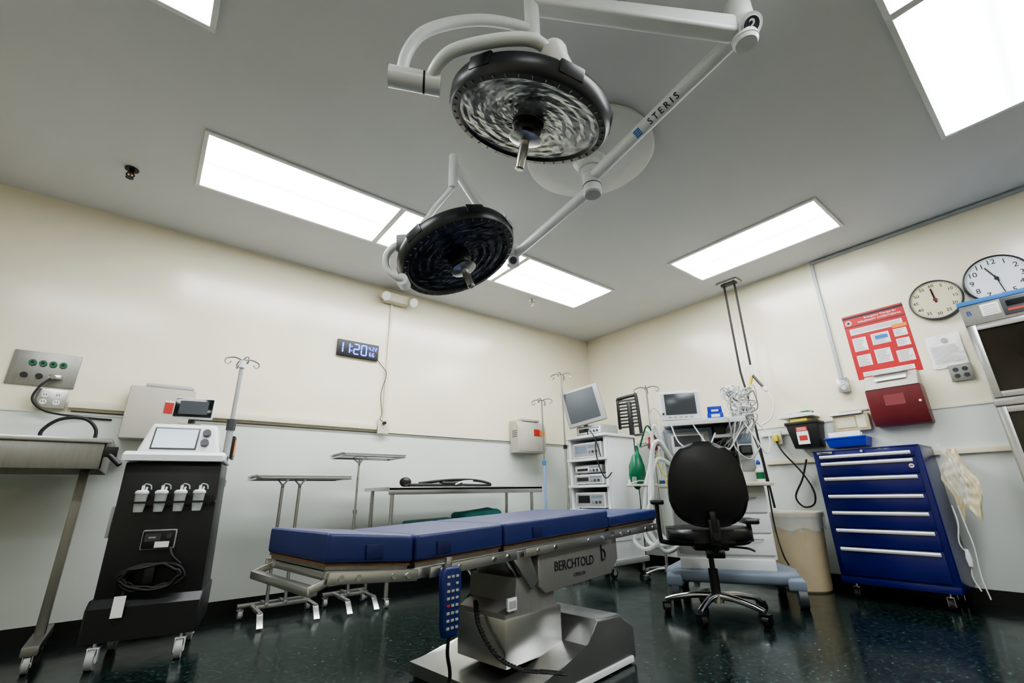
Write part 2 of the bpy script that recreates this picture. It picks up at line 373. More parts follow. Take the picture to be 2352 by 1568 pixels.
a=M();a.cyl(J2,E2,.036,lampw,r2=.026,n=28);a.obj("spring_arm",S,W=True)
a=M();a.cyl((E2.x,E2.y,2.20),(E2.x,E2.y,2.40),.024,lampw,n=24);
a.tube([(-3.41,-2.19,2.21),(-3.43,-2.165,2.17),(-3.455,-2.09,2.12),(-3.47,-2.05,2.08),(-3.52,-2.02,1.98),(-3.545,-1.99,1.85),(-3.56,-1.99,1.72)],.014,lampw,8,14)
a.obj("outer_yoke",S,W=True)
a=M();a.cyl((-3.55,-2.0,1.69),(-3.60,-2.07,1.68),.028,lampw,n=24);a.obj("yoke_pivot",S,W=True)
a=M();a.tube([(-3.585,-2.06,1.68),(-3.62,-2.055,1.69),(-3.66,-2.035,1.73),(-3.67,-2.045,1.79),(-3.65,-2.075,1.83),(-3.62,-2.10,1.84)],.017,lampw,8,14);a.obj("inner_yoke",S,W=True)
a=M();a.cyl((-3.645,-2.085,1.845),(-3.57,-2.12,1.85),.04,lampg,r2=.05,n=28);a.obj("lamp_hub",S,"grey conical hub",W=True)
# ------------------------------------------------------------------ ceiling track + hoses
e=thing("gas_hose_drop",(-.22,-2.08,H),0,"two black gas hoses hanging from a ceiling outlet plate","gas hose")
a=M();a.box(-.06,.06,-.10,.10,-.02,-.0005,steel,.004);a.box(-.03,.03,-.07,.07,-.035,-.02,dgrey,.004);a.obj("ceiling_plate",e)
a=M();a.tube([(0,.05,-.03),(0,.05,-.8),(-.0,.045,-.95),(.0,.02,-1.2),(.0,.0,-1.7),(.02,-.01,-2.08)],.009,rubber,6,10);a.obj("hose",e)
a=M();a.tube([(0,-.05,-.03),(0,-.05,-.5),(0,-.05,-.87)],.009,rubber,4,10);a.obj("hose",e)
a=M();a.cyl((0,-.05,-.86),(0,-.05,-.96),.013,whiteplas);a.tube([(0,-.05,-.95),(-.01,-.09,-1.02),(-.02,-.13,-1.08)],.012,black);a.tube([(0,-.05,-.95),(0,-.02,-1.02),(0,.01,-1.08)],.012,yellow)
a.cyl((-.02,-.13,-1.08),(-.02,-.15,-1.12),.014,whiteplas);a.cyl((0,.01,-1.08),(0,.02,-1.13),.014,whiteplas);a.obj("hose_splitter",e,"white and yellow hose splitter")
a=M();a.tube([(-.02,-.15,-1.12),(-.03,-.19,-1.22),(-.05,-.15,-1.36),(-.10,-.06,-1.42)],.006,whiteplas);a.obj("white_hose",e)
# ------------------------------------------------------------------ operating table
T=thing("operating_table",(-3.61,-2.35,0),7,"operating table with navy segmented pads and stainless pedestal base","operating table")
W_=.48
def zb(x): return .512+.0325*x if x>=0 else .512-.09*x
def pad(x0,x1,th,zs=0,g=.004):
    a=M();x0+=g;x1-=g
    c=[(x0,0,zb(x0)+zs),(x1,0,zb(x1)+zs),(x1,W_,zb(x1)+zs),(x0,W_,zb(x0)+zs)]
    c+=[(p[0],p[1],p[2]+th) for p in c]
    a.hexa(c,bluepad,.014,seg=3);o=a.obj("pad",T,"navy blue vinyl pad")
    return o
pads=[pad(-.31,0,.085),pad(0,.42,.085),pad(.42,1.18,.085),pad(1.18,1.69,.055)]
for pr,xs in ((0,-.15),(1,.12),(2,.62)):
    a=M();a.box(xs-.03,xs+.03,-.006,.002,zb(xs)+.012,zb(xs)+.055,bluedk,.003);a.obj("strap_patch",pads[pr])
a=M()
for x0,x1 in ((-.31,0),(0,.42),(.42,1.18),(1.18,1.69)):
    c=[(x0+.01,.012,zb(x0)-.008),(x1-.01,.012,zb(x1)-.008),(x1-.01,W_-.012,zb(x1)-.008),(x0+.01,W_-.012,zb(x0)-.008)]
    a.hexa(c+[(p[0],p[1],p[2]+.0075) for p in c],brown)
    c=[(x0+.015,.018,zb(x0)-.02),(x1-.015,.018,zb(x1)-.02),(x1-.015,W_-.018,zb(x1)-.02),(x0+.015,W_-.018,zb(x0)-.02)]
    a.hexa(c+[(p[0],p[1],p[2]+.0115) for p in c],steeld)
a.obj("board",T,"brown laminated board under the pads")
def bar(a,p0,p1,w,h,mt,bev=.003):
    p0=V(p0);p1=V(p1);d=(p1-p0).normalized();s=d.cross(V((0,0,1))).normalized()*w/2;u=s.cross(d).normalized()*h/2
    c=[p0-s-u,p0+s-u,p1+s-u,p1-s-u,p0-s+u,p0+s+u,p1+s+u,p1-s+u]
    a.hexa(c,mt,bev)
for yy in (-.018,W_+.018):
    for x0,x1 in ((-.30,.0),(.05,.47),(.52,1.15),(1.19,1.64)):
        a=M();bar(a,(x0,yy,zb(x0)-.036),(x1,yy,zb(x1)-.036),.012,.034,steel)
        sg=-1 if yy<0 else 1
        for k in (.12,.3,.7,.88):
            x=x0+(x1-x0)*k;a.cyl((x,yy-.010,zb(x)-.036),(x,yy+.010,zb(x)-.036),.009,chrome,n=14)
        for k in (.2,.8):
            x=x0+(x1-x0)*k;a.box(x-.015,x+.015,min(yy,yy-sg*.04),max(yy,yy-sg*.04),zb(x)-.048,zb(x)-.026,steel,.003)
        a.obj("side_rail",T)
a=M()
for yy in (.03,W_-.03):
    bar(a,(-.29,yy,zb(-.3)-.034),(.0,yy,zb(0)-.034),.025,.026,steel);bar(a,(0,yy,zb(0)-.038),(1.18,yy,zb(1.18)-.038),.035,.035,steel);bar(a,(1.18,yy,zb(1.18)-.03),(1.64,yy,zb(1.64)-.03),.025,.022,steel)
for x in (-.27,.02,.44,1.15,1.60): bar(a,(x,.03,zb(x)-.035),(x,W_-.03,zb(x)-.035),.03,.025,steel)
a.obj("frame",T)
a=M()
bar(a,(-.335,-.005,.472),(-.335,W_+.005,.472),.03,.024,steel)
for yy in (.0,W_):
    bar(a,(-.345,yy,.474),(-.27,yy,.500),.012,.022,steel)
a.obj("foot_frame",T,"stainless foot section crossbar")
D=.06
a=M();a.prism([(.56+D,.355),(.60+D,.325),(1.10+D,.34),(1.17+D,.40),(1.17+D,.51),(.60+D,.495),(.56+D,.46)],'xz',.0,.40,satin,.004)
a.cyl((.49,.06,.47),(.58,.06,.36),.016,chrome);a.cyl((.49,.36,.47),(.58,.36,.36),.016,chrome)
a.prism([(.44,.50),(.56,.50),(.62,.38),(.58,.35),(.51,.43)],'xz',.0,.02,steel,.002);sd=a.obj("saddle",T,"stainless steel saddle housing")
a=M();a.text("BERCHTOLD",ink,.81+D,-.002,.417,.056,sx=.92)
a.obj("lettering",sd)
a=M();a.text("OPERON",dgrey,.84+D,-.002,.370,.022);a.obj("small_lettering",sd)
a=M();a.tube([(1.025+D,-.002,.475),(1.025+D,-.002,.41)],.0045,ink,0,6);a.tube([(1.025+D,-.002,.44),(1.038+D,-.002,.455),(1.055+D,-.002,.44),(1.053+D,-.002,.415),(1.025+D,-.002,.41)],.0045,ink,2,6);a.obj("emblem",sd)
a=M();a.prism([(.44,.10),(.77,.10),(.77,.25),(.73,.30),(.73,.40),(.50,.40),(.50,.31),(.44,.28)],'xz',.02,.30,satin,.006)
a.box(.55,.74,.06,.26,.38,.50,steeld,.01)
a.box(.435,.775,.015,.305,.10,.265,steel,.008);a.obj("column",T,"stainless steel pedestal column")
a=M();a.box(.445,.495,.008,.018,.29,.335,whiteplas,.002);a.box(.452,.488,.006,.008,.30,.325,greyplas);a.obj("column_label",T,"white paper label")
a=M();a.prism([(.33,.015),(1.13,.015),(1.13,.135),(1.02,.205),(.84,.215),(.78,.13),(.62,.10),(.52,.07),(.33,.06)],'xz',-.12,.50,steel,.012)
a.box(.36,1.10,-.125,.505,.006,.03,whiteplas,.004)
for x in (.42,1.04):
    for y in (-.06,.44): a.cyl((x,y,0),(x,y,.02),.02,rubber)
a.obj("base",T,"stainless steel base with white skirt")
# hand control
Hc=thing("hand_control",(-3.61+.115*.9925+.03*.122,-2.35+.115*.122-.045,.285),7,"dark blue operating table hand control with grey buttons","hand control")
a=M();a.prism([(-.026,0),(.026,0),(.031,.03),(.031,.08),(.041,.15),(.039,.19),(.027,.205),(-.027,.205),(-.039,.19),(-.041,.15),(-.031,.08),(-.031,.03)],'xz',-.02,.008,mat("hand control blue",(24,36,92),.4),.006);a.box(-.012,.012,.0,.012,.195,.235,steel,.003);a.obj("body",Hc)
for r in range(8):
    for c in range(3):
        if r==6 and c==1: continue
        x=(c-1)*.018;z=.027+r*.0215
        a=M();a.box(x-.006,x+.006,-.0235,-.019,z-.004,z+.004,redlab if (r==3 and c==0) else greyplas,.0015);a.obj("button",Hc)
a=M();a.tube([(0,-.005,0),(.0,0,-.05),(.02,.01,-.12),(.0,.02,-.2),(.06,.03,-.262),(.14,.02,-.277)],.006,rubber);a.obj("cord",Hc)
a=M();ctl=[V(q) for q in ((.42,.17,.31),(.405,.13,.23),(.41,.04,.15),(.45,-.05,.115),(.52,-.12,.105),(.58,-.145,.09))]
pts=[]
for k in range(260):
    t=k/259*(len(ctl)-1);i=min(int(t),len(ctl)-2);u=t-i
    p0=ctl[max(i-1,0)];p1=ctl[i];p2=ctl[i+1];p3=ctl[min(i+2,len(ctl)-1)]
    base=.5*((2*p1)+(p2-p0)*u+(2*p0-5*p1+4*p2-p3)*u*u+(3*p1-p0-3*p2+p3)*u**3)
    an=k/259*math.pi*2*42;pts.append(base+V((math.cos(an)*.0085,math.sin(an)*.0085,math.sin(an)*.003)))
a.tube(pts,.0036,rubber,1,6);a.obj("coiled_cord",T)
# ------------------------------------------------------------------ black console tower
hd=-11.6
T=thing("equipment_console",(-4.39,-.74,0),hd,"black wheeled console with white touchscreen head unit","medical console")
a=M();a.hexa([(-.065,.0,.27),(.37,.0,.27),(.37,.38,.27),(-.065,.38,.27),(-.075,.02,.92),(.355,.02,.92),(.355,.36,.92),(-.075,.36,.92)],blacks,.012)
a.obj("body",T)
a=M();a.prism([(-.05,.11),(-.05,.25),(-.015,.285),(.38,.285),(.38,.11)],'yz',-.075,.38,blacks,.01);a.obj("lower_box",T)
hu=M();hu.prism([(-.035,.955),(-.035,.925),(.36,.925),(.36,.955),(.33,.975),(0,.975)],'yz',-.09,.365,whiteplas,.012)
hu.hexa([(-.05,.03,.97),(.33,.03,.97),(.33,.30,.97),(-.05,.30,.97),(-.015,.09,1.135),(.29,.09,1.135),(.29,.25,1.135),(-.015,.25,1.135)],whiteplas,.02,seg=4)
ho=hu.obj("head_unit",T,"white plastic head unit")
tilt=Matrix.Translation((0,.03,.97))@Matrix.Rotation(math.radians(-20),4,'X')
a=M();a.box(.005,.215,-.004,.004,.02,.15,dgrey,.003,xf=tilt);a.box(.013,.207,-.006,-.003,.028,.142,screen,xf=tilt);a.obj("touchscreen",ho,"pale lit touchscreen in dark bezel")
for z in (.06,.12):
    a=M();a.cyl((.25,-.02,z),(.25,.01,z),.02,dgrey,n=28,xf=tilt);a.obj("knob",ho)
a=M();a.cyl((.15,.16,1.12),(.15,.16,1.20),.018,dgrey);a.box(.09,.20,.12,.18,1.13,1.145,greyplas,.006)
sx=Matrix.Translation((0,.12,1.15))@Matrix.Rotation(math.radians(-8),4,'X')
a.box(.055,.255,-.02,.012,.02,.145,whiteplas,.012,xf=sx);a.box(.062,.248,-.023,-.018,.028,.137,darkscr,.002,xf=sx);a.box(.085,.225,-.0245,-.022,.043,.122,greyscr,xf=sx)
a.obj("small_monitor",T,"small dark monitor in white bezel")
a=M();a.box(.0,.34,-.069,-.0655,.712,.722,black);a.box(-.006,.0,-.069,.002,.712,.722,black);a.box(.34,.36,-.05,.002,.712,.722,black);a.box(.34,.346,-.069,.0,.712,.722,black)
a.box(.0,.34,-.004,.004,.70,.75,black);a.obj("bottle_rack",T)
for k in range(4):
    b=thing("suction_canister",(0,0,0),0,"clear plastic suction canister with white lid and tube spout","suction canister","suction canisters in the console rack")
    b.matrix_world=WM[T.name]@Matrix.Translation((.035+.082*k,-.0355,.70));WM[b.name]=b.matrix_world.copy()
    a=M();a.lathe([(0,-.03),(.02,-.028),(.024,.0),(.027,.06),(.027,.062)],(0,0,0),clear,24);a.obj("jar",b)
    a=M();a.lathe([(.0,.078),(.02,.077),(.029,.07),(.029,.06),(0,.06)],(0,0,0),whiteplas,24);a.cyl((0,0,.075),(0,0,.10),.007,whiteplas);a.cyl((.014,0,.075),(.016,0,.093),.005,whiteplas)
    a.tube([(0,0,.10),(.01,0,.108),(.03,0,.10),(.035,0,.08)],.003,clear);a.obj("lid",b)
a=M();a.box(.07,.215,-.012,.006,.49,.585,greyplas,.01);a.box(.076,.209,-.014,-.011,.496,.579,black,.006);a.box(.085,.15,-.016,-.013,.53,.565,dgrey);a.box(.13,.19,-.017,-.013,.50,.528,white);a.cyl((.185,-.018,.553),(.185,-.012,.553),.012,dgrey);a.box(.1,.13,-.017,-.013,.545,.552,greyplas)
a.obj("power_panel",T,"inset power socket panel")
a=M()
for k in range(10):
    r=.095+.007*(k%4);pts=[(.15+random.uniform(-.008,.008)+1.15*r*math.cos(t),-.022-.005*k*.7,.37+random.uniform(-.008,.008)+.5*r*math.sin(t)) for t in [i*math.pi/9 for i in range(18)]]
    a.tube(pts,.0065,rubber,3,8,closed=True)
a.tube([(.2,-.03,.50),(.22,-.05,.46),(.26,-.04,.42)],.006,rubber);a.tube([(.06,-.03,.33),(.05,-.05,.28),(.055,-.06,.25)],.006,rubber)
a.box(.12,.16,-.055,-.01,.34,.42,black,.004);a.obj("power_cord",T,"coiled black power cord")
a=M();a.box(.03,.075,-.072,-.068,.21,.30,white);a.obj("tag",T,"white paper tag")
a=M();a.box(-.10,-.085,.08,.30,.55,.70,greyplas,.003);a.obj("side_holder",T)
for x,y in ((-.01,-.02),(.32,-.02),(-.01,.32),(.32,.32)):
    caster(T,x,y,.042,.12,greyplas,whiteplas,ww=.014)
a=M();a.cyl((.33,.40,.3),(.33,.40,1.20),.02,greyplas);a.cyl((.33,.40,1.2),(.33,.40,1.62),.013,greyplas);a.cyl((.33,.40,1.15),(.33,.40,1.22),.027,dgrey);a.cyl((.33,.40,1.57),(.33,.40,1.62),.02,whiteplas);a.box(.30,.36,.36,.42,.4,.44,greyplas);a.box(.30,.36,.36,.42,.8,.84,greyplas)
a.obj("pole",T,"grey pole on the console back")
def hooks(a,c,r,mt,n=4,rad=.0035,ph=.4):
    c=V(c)
    for k in range(n):
        t=ph+k*2*math.pi/n;d=V((math.cos(t),math.sin(t),0))
        a.tube([c,c+d*r*.5+V((0,0,.015)),c+d*r+V((0,0,.0)),c+d*r*1.05+V((0,0,-.025)),c+d*r*.85+V((0,0,-.035)),c+d*r*.7+V((0,0,-.015))],rad,mt,5,6)
a=M();hooks(a,(.33,.40,1.62),.10,steeld,4,.0045);a.obj("hook",T,"steel wire hooks")
a=M();a.box(.375,.39,.1,.22,.95,1.08,black,.004);a.box(.391,.393,.11,.21,.97,1.06,orange);a.obj("side_label",T,"dark side pocket with orange label")
# ------------------------------------------------------------------ left steel table
T=thing("steel_table",(-5.1,-.42,0),0,"stainless steel wheeled table against the wall","table")
a=M();a.box(-.55,.55,-.33,.33,1.0,1.02,steeld,.004);a.box(-.55,.55,-.33,-.32,.88,1.01,steeld,.003);a.box(-.55,.55,.32,.33,.88,1.01,steeld,.003);a.box(-.55,-.54,-.33,.33,.88,1.01,steeld,.003);a.box(.54,.55,-.33,.33,.88,1.01,steeld,.003);a.box(-.57,.57,-.345,.345,1.005,1.03,steel,.006);a.obj("tabletop",T)
for sgn in (-1,1):
    a=M();a.box(sgn*.47-.02,sgn*.47+.02,.0,.05,.10,.90,steeld,.003);a.obj("leg",T)
    a=M();a.box(sgn*.47-.03,sgn*.47+.03,-.22,.28,.07,.11,steeld,.004);a.obj("foot_bar",T)
    for y in (-.19,.25): caster(T,sgn*.47,y,.035,.09,greyplas,chrome)
a=M();a.box(.545,.60,-.34,-.30,.94,.99,black,.004);a.cyl((.57,-.33,.95),(.62,-.35,.90),.012,black);a.obj("rail_clamp",T,"black side clamp")
a=M();a.tube([(-4.85,-.30,1.032),(-4.86,-.30,1.10),(-4.80,-.30,1.17),(-4.70,-.30,1.18),(-4.64,-.30,1.12),(-4.64,-.30,1.032)],.009,rubber);solo(a,"black_hose","looped black hose standing on the steel table","hose")
# ------------------------------------------------------------------ mayo stands and back table
def mayo(loc,w,d,h,px,label,two,bx=(-.25,.2)):
    T=thing("instrument_stand",loc,0,label,"instrument stand")
    a=M();rw,rd=w/2,d/2
    P=[(-rw+.02,-rd,h),(rw-.02,-rd,h),(rw,-rd+.02,h),(rw,rd-.02,h),(rw-.02,rd,h),(-rw+.02,rd,h),(-rw,rd-.02,h),(-rw,-rd+.02,h)]
    a.tube(P,.006,steel,1,8,closed=True)
    a.prism([(-rw-.01,h+.022),(rw+.01,h+.022),(rw+.0,h+.018),(rw-.01,h+.004),(-rw+.01,h+.004),(-rw,h+.018)],'xz',-rd,rd,steel,.002)
    a.obj("tray",T)
    for x in (px if two else px[:1]):
        a=M();a.cyl((x,0,.10),(x,0,h-.03 if two else h*.62),.011,steel)
        if not two: a.cyl((x,0,h*.6),(x,0,h-.01),.008,steel);a.cyl((x,0,h*.6),(x,0,h*.62+.01),.016,steel)
        a.tube([(x,0,h-.08),(x,-.02,h-.04),(x,-rd+.02,h)],.006,steel);a.tube([(x,0,h-.08),(x,.02,h-.04),(x,rd-.02,h)],.006,steel)
        a.obj("post",T)
    a=M();b0,b1=bx;bar(a,(b0,.14,.075),(b1,.14,.075),.03,.022,steel)
    for x in (b0+.08,b1-.05): bar(a,(x,.14,.075),(x,-.16,.07),.025,.018,steel);bar(a,(x,-.15,.07),(x-.01,-.24,.008),.035,.008,steel)
    for x in (px if two else px[:1]): bar(a,(x,.14,.085),(x,-.02,.09),.02,.02,steel)
    bar(a,(b0+.08,0,.08),(b1-.05,0,.08),.025,.02,steel);a.obj("base",T)
    for x in (b0+.02,b1-.02): caster(T,x,.14,.025,.07,greyplas,chrome)
mayo((-3.50,-.34,0),.60,.36,.85,(-.11,.0),"stainless double-post instrument stand with wheeled base",True)
mayo((-3.03,-.36,0),.48,.32,1.01,(-.07,),"tall stainless single-post instrument stand with flat tray",False,(-.20,.11))
T=thing("back_table",(-2.2,-.36,0),0,"long stainless steel back table against the wall","table")
a=M();a.box(-.75,.75,-.24,.24,.765,.79,steel,.004);a.box(-.75,.75,-.24,-.23,.735,.785,steel,.003);a.obj("tabletop",T)
a=M();a.box(-.68,.68,-.18,.20,.46,.475,steel,.003);a.obj("shelf",T)
for x in (-.70,.66):
    for y in (-.19,.19):
        a=M();a.cyl((x,y,.05),(x,y,.77),.015,steel);a.obj("leg",T);caster(T,x,y,.025,.07,greyplas,chrome)
def cushion(cx,cy,z,w,d,h,mt):
    a=M();a.box(cx-w/2,cx+w/2,cy-d/2,cy+d/2,z,z+h,mt,h*.45,seg=6)
    for v in a.bm.verts: v.co.z+= ((.09*math.sin(v.co.x*31+v.co.y*17)+.25*(v.co.x-cx)/w)*h) if v.co.z>z+h*.6 else 0
    return a
solo(cushion(-2.02,-.36,.478,.40,.26,.12,teal),"folded_drape","folded teal surgical drape on the table shelf","folded cloth","folded teal drapes under the back table")
solo(cushion(-2.46,-.36,.478,.42,.24,.06,teal),"folded_drape","folded teal surgical drape on the table shelf","folded cloth","folded teal drapes under the back table")
e=thing("positioning_strap",(-2.30,-.38,.7905),0,"black padded positioning strap lying on the steel table","strap")
a=M();a.sph((-.42,0,.04),.045,vinyl,(1.1,.8,.85));a.box(-.40,-.05,-.03,.04,.001,.03,vinyl,.012,seg=3);a.box(-.1,.10,-.035,.03,.001,.045,vinyl,.014,seg=3);a.obj("pad",e)
a=M();a.tube([(-.3,0,.03),(-.1,.0,.05),(.1,.02,.06),(.28,.03,.055),(.38,.0,.035),(.40,-.01,.013),(.2,-.03,.013),(.05,-.03,.02)],.012,vinyl);a.obj("strap_loop",e)
a=M();a.tube([(.02,-.045,.02),(.1,-.04,.045),(.2,-.035,.05)],.006,whiteplas);a.obj("buckle",e,"white plastic buckle")
# ------------------------------------------------------------------ IV poles
def ivpole(x,y,h,label,low=None,legs=5,br=.24,pump=False):
    T=thing("iv_pole",(x,y,0),0,label,"iv pole")
    a=M();a.cyl((0,0,.08),(0,0,h*.62),.013,steel if not low else low);a.cyl((0,0,h*.6),(0,0,h),.008,steeld);a.cyl((0,0,h*.6),(0,0,h*.6+.04),.02,black if not low else bluetape);a.obj("pole",T)
    a=M();hooks(a,(0,0,h),.11,steeld,4,.005,.5);a.obj("hook",T)
    a=M();a.cyl((0,0,.06),(0,0,.11),.03,steel)
    for k in range(legs):
        t=k*2*math.pi/legs+.3;a.tube([(0,0,.09),(br*.5*math.cos(t),br*.5*math.sin(t),.085),(br*math.cos(t),br*math.sin(t),.06)],.011,steel)
    a.obj("base",T)
    for k in range(legs):
        t=k*2*math.pi/legs+.3;caster(T,br*math.cos(t),br*math.sin(t),.022,.06,rubber,chrome)
    if pump:
        r=Matrix.Rotation(math.radians(-60),4,'Z')
        a=M();a.box(-.05,.05,-.08,-.015,1.02,1.16,greyplas,.01,xf=r);a.box(-.04,.04,-.083,-.079,1.10,1.15,greyscr,xf=r);a.box(-.02,.02,-.02,.02,1.05,1.1,dgrey,xf=r);a.obj("infusion_pump",T,"small grey infusion pump")
        a=M();a.tube([(.0,-.10,h-.03),(-.01,-.10,h-.3),(-.04,-.12,1.2),(-.08,-.10,1.0),(-.06,-.08,.8)],.0035,clear);a.obj("iv_line",T,"clear iv line")
ivpole(-1.12,-.28,1.68,"chrome iv pole with pale blue lower tube",mat("pale blue tube",(130,155,195),.35),br=.15)
ivpole(-1.12,-.60,1.90,"tall chrome iv pole beside the equipment rack",br=.14)
ivpole(-.66,-1.30,1.68,"chrome iv pole carrying a small infusion pump",br=.22,pump=True)
# ------------------------------------------------------------------ video rack (front faces -x)
T=thing("equipment_rack",(-.95,-.46,0),-90,"white wheeled rack of stacked medical devices","equipment rack")
a=M()
for x in (0,.47): a.box(x,x+.03,.02,.48,.12,1.26,whiteplas,.006)
a.box(.0,.50,.46,.48,.12,1.26,greyplas);a.box(-.02,.52,-.01,.5,.10,.15,greyplas,.01);a.obj("frame",T)
for z in (.34,.55,.77,1.02,1.245):
    a=M();a.box(-.025 if z>1.2 else .0,.525 if z>1.2 else .5,-.02,.46,z,z+.025,whiteplas,.006);a.obj("shelf",T)
for x,y in ((.03,.03),(.47,.03),(.03,.44),(.47,.44)): caster(T,x,y,.04,.10,rubber,greyplas)
a=M();a.box(.501,.51,.05,.42,.3,1.2,whiteplas,.004);a.obj("side_panel",T)
a=M();a.tube([(.40,.0,1.24),(.43,-.05,1.1),(.47,-.06,.95),(.50,-.02,.85),(.52,.05,.9)],.006,rubber);a.obj("cable",T)
a=M();a.tube([(.30,.0,1.26),(.36,-.06,1.32),(.44,-.06,1.22),(.48,-.04,1.05)],.005,rubber);a.obj("cable",T)
def device(par,x0,x1,y0,y1,z0,h,kind,label):
    D=thing("medical_device",(0,0,0),0,label,"medical device","devices stacked on the equipment rack")
    D.matrix_world=WM[par.name]@Matrix.Translation((x0,y0,z0));WM[D.name]=D.matrix_world.copy();w=x1-x0;d=y1-y0
    a=M();a.box(0,w,0,d,.008,h,whiteplas if kind!=2 else greyplas,.008)
    for fx in (.03,w-.03):
        for fy in (.03,d-.03): a.cyl((fx,fy,0),(fx,fy,.01),.01,rubber,n=10)
    b=a.obj("body",D)
    a=M();a.box(.015,w-.015,-.004,.002,.02,h-.015,greyplas if kind!=2 else whiteplas,.003);a.obj("front_panel",D)
    a=M();a.box(.04,w*.5,-.006,-.003,h*.35,h-.03,greybl if kind==1 else darkscr);a.obj("display",D)
    for k in range(3):
        a=M();a.cyl((w*.6+k*w*.12,-.012,h*.4),(w*.6+k*w*.12,-.002,h*.4),.013,dgrey if k else greybl,n=14);a.obj("knob",D)
    a=M();a.box(w*.56,w*.92,-.006,-.003,h*.65,h*.8,greybl);a.obj("label_strip",D)
device(T,.06,.44,.02,.40,1.0455,.155,1,"white medical device with small grey display")
device(T,.06,.44,.02,.40,.7955,.10,0,"white medical device with round knobs")
device(T,.07,.43,.02,.40,.8965,.085,2,"grey medical device with round knobs")
device(T,.06,.44,.02,.40,.5755,.15,0,"white medical device with round knobs")
device(T,.06,.44,.02,.40,.3655,.15,2,"grey medical device with round knobs")
device(T,.10,.44,.05,.30,1.2705,.10,2,"grey medical device with round knobs")
e=thing("lcd_monitor",(-.90,-.62,1.27),-58,"grey medical monitor tilted on a rack arm","monitor")
xf=Matrix.Translation((.06,-.10,.30))@Matrix.Rotation(math.radians(-12),4,'Y')
a=M();a.box(-.2,.2,-.02,.04,-.19,.19,greyplas,.012,xf=xf);a.obj("bezel",e)
a=M();a.box(-.165,.15,-.024,-.018,-.15,.165,greyscr,xf=xf);a.obj("screen",e)
a=M();a.cyl((.06,.03,.30),(.03,.15,.20),.02,dgrey);a.cyl((.03,.15,.20),(.03,.15,.102),.025,dgrey);a.box(-.05,.12,.08,.22,.102,.115,dgrey,.004);a.obj("arm",e)
e=thing("black_bracket_rack",(-.46,-.93,1.272),-75,"black metal slotted rack panel behind the monitor","bracket")
a=M();a.tube([(-.13,.0,.40),(.05,.0,.42),(.085,0,.39),(.10,0,.02)],.018,blacks);a.box(-.14,-.115,-.01,.02,.08,.40,blacks,.004)
for k in range(9): a.box(-.13,.09,-.008,.02,.09+.035*k,.107+.035*k,blacks if k%2 else dgrey,.003)
a.box(-.02,.02,-.02,.03,0,.36,blacks,.004);a.box(-.10,.11,-.05,.05,0,.01,blacks);a.obj("frame",e)
# ------------------------------------------------------------------ anesthesia machine
T=thing("anesthesia_machine",(-1.11,-2.10,0),-60,"white anesthesia machine with drawers, shelves and hoses","anesthesia machine")
a=M();a.prism([(-.36,-.06),(.34,-.06),(.42,.0),(.42,.12),(.36,.5),(-.34,.5),(-.42,.1)],'xy',.125,.205,greybl,.03)
a.prism([(-.31,.0),(.29,.0),(.30,.10),(.29,.46),(-.31,.46)],'xy',.20,.275,whiteplas,.01);
for x,y in ((-.36,.0),(.38,.02)): a.prism([(x-.05,y-.10),(x+.05,y-.10),(x+.06,y+.06),(x-.06,y+.06)],'xy',.10,.175,greybl,.02)
a.obj("base",T,"blue grey moulded base")
for x,y in ((-.36,-.05),(.40,-.03),(-.32,.44),(.34,.44)): caster(T,x,y,.062,.13,dgrey,greybl,ww=.024)
a=M();a.box(-.33,.31,.02,.45,.27,.745,whiteplas,.01);a.obj("cabinet_body",T)
for z0,z1 in ((.30,.43),(.44,.56),(.57,.70)):
    a=M();a.box(-.05,.30,.004,.022,z0,z1,whiteplas,.005);d=a.obj("drawer",T)
    a=M();a.tube([(.06,.004,z1-.03),(.06,-.015,z1-.03),(.24,-.015,z1-.03),(.24,.004,z1-.03)],.004,greyplas,1,8);a.obj("handle",d)
a=M();a.box(-.31,-.07,.004,.022,.30,.70,greyplas,.005);a.obj("door",T)
a=M();a.box(-.40,.36,-.10,.46,.745,.77,beige,.008);a.obj("worktop",T,"cream worktop")
a=M();a.box(-.34,.19,.28,.46,.77,1.215,greyplas,.01);a.box(-.33,.04,.13,.29,.95,1.19,greybl,.02);a.box(-.30,.01,.12,.135,.98,1.16,greyplas,.01);a.obj("back_panel",T,"grey ventilator panel")
a=M();a.box(-.27,-.03,.115,.122,1.0,1.14,whiteplas,.004);a.box(-.25,-.05,.112,.116,1.05,1.13,greyscr);a.obj("ventilator_screen",T,"small grey ventilator screen")
a=M();a.box(-.32,.27,-.02,.44,1.215,1.235,whiteplas,.008);a.box(-.32,.27,-.025,-.015,1.195,1.235,whiteplas,.004);a.obj("upper_shelf",T)
a=M();a.box(.19,.30,.10,.44,.77,1.215,whiteplas,.008);a.box(.20,.29,.09,.102,.85,.93,greyplas,.004);a.box(.20,.29,.09,.102,1.05,1.12,greybl,.004);a.obj("side_column",T)
a=M();a.box(.07,.17,.14,.27,.97,1.0,black,.004);a.cyl((.12,.19,1.0),(.12,.19,1.05),.045,black,n=24);a.cyl((.12,.19,1.05),(.12,.19,1.09),.03,dgrey,n=24);a.obj("black_regulator",T,"black round regulator unit")
a=M();a.box(.04,.20,.08,.27,1.10,1.125,whiteplas,.004);a.box(.06,.18,.10,.25,1.126,1.17,greyplas,.006);a.obj("small_shelf",T)
a=M();a.box(.20,.28,.02,.10,.96,1.03,black,.008);a.box(.21,.27,.016,.02,.975,1.015,dgrey);a.obj("module",T,"black control module")
a=M();a.box(.05,.13,.06,.13,1.127,1.19,black,.006);a.obj("module",T,"black control module")
a=M();a.box(.24,.34,.10,.30,1.236,1.32,greyplas,.006);a.box(.25,.30,.094,.101,1.25,1.30,greyscr);a.obj("module",T,"grey gas module")
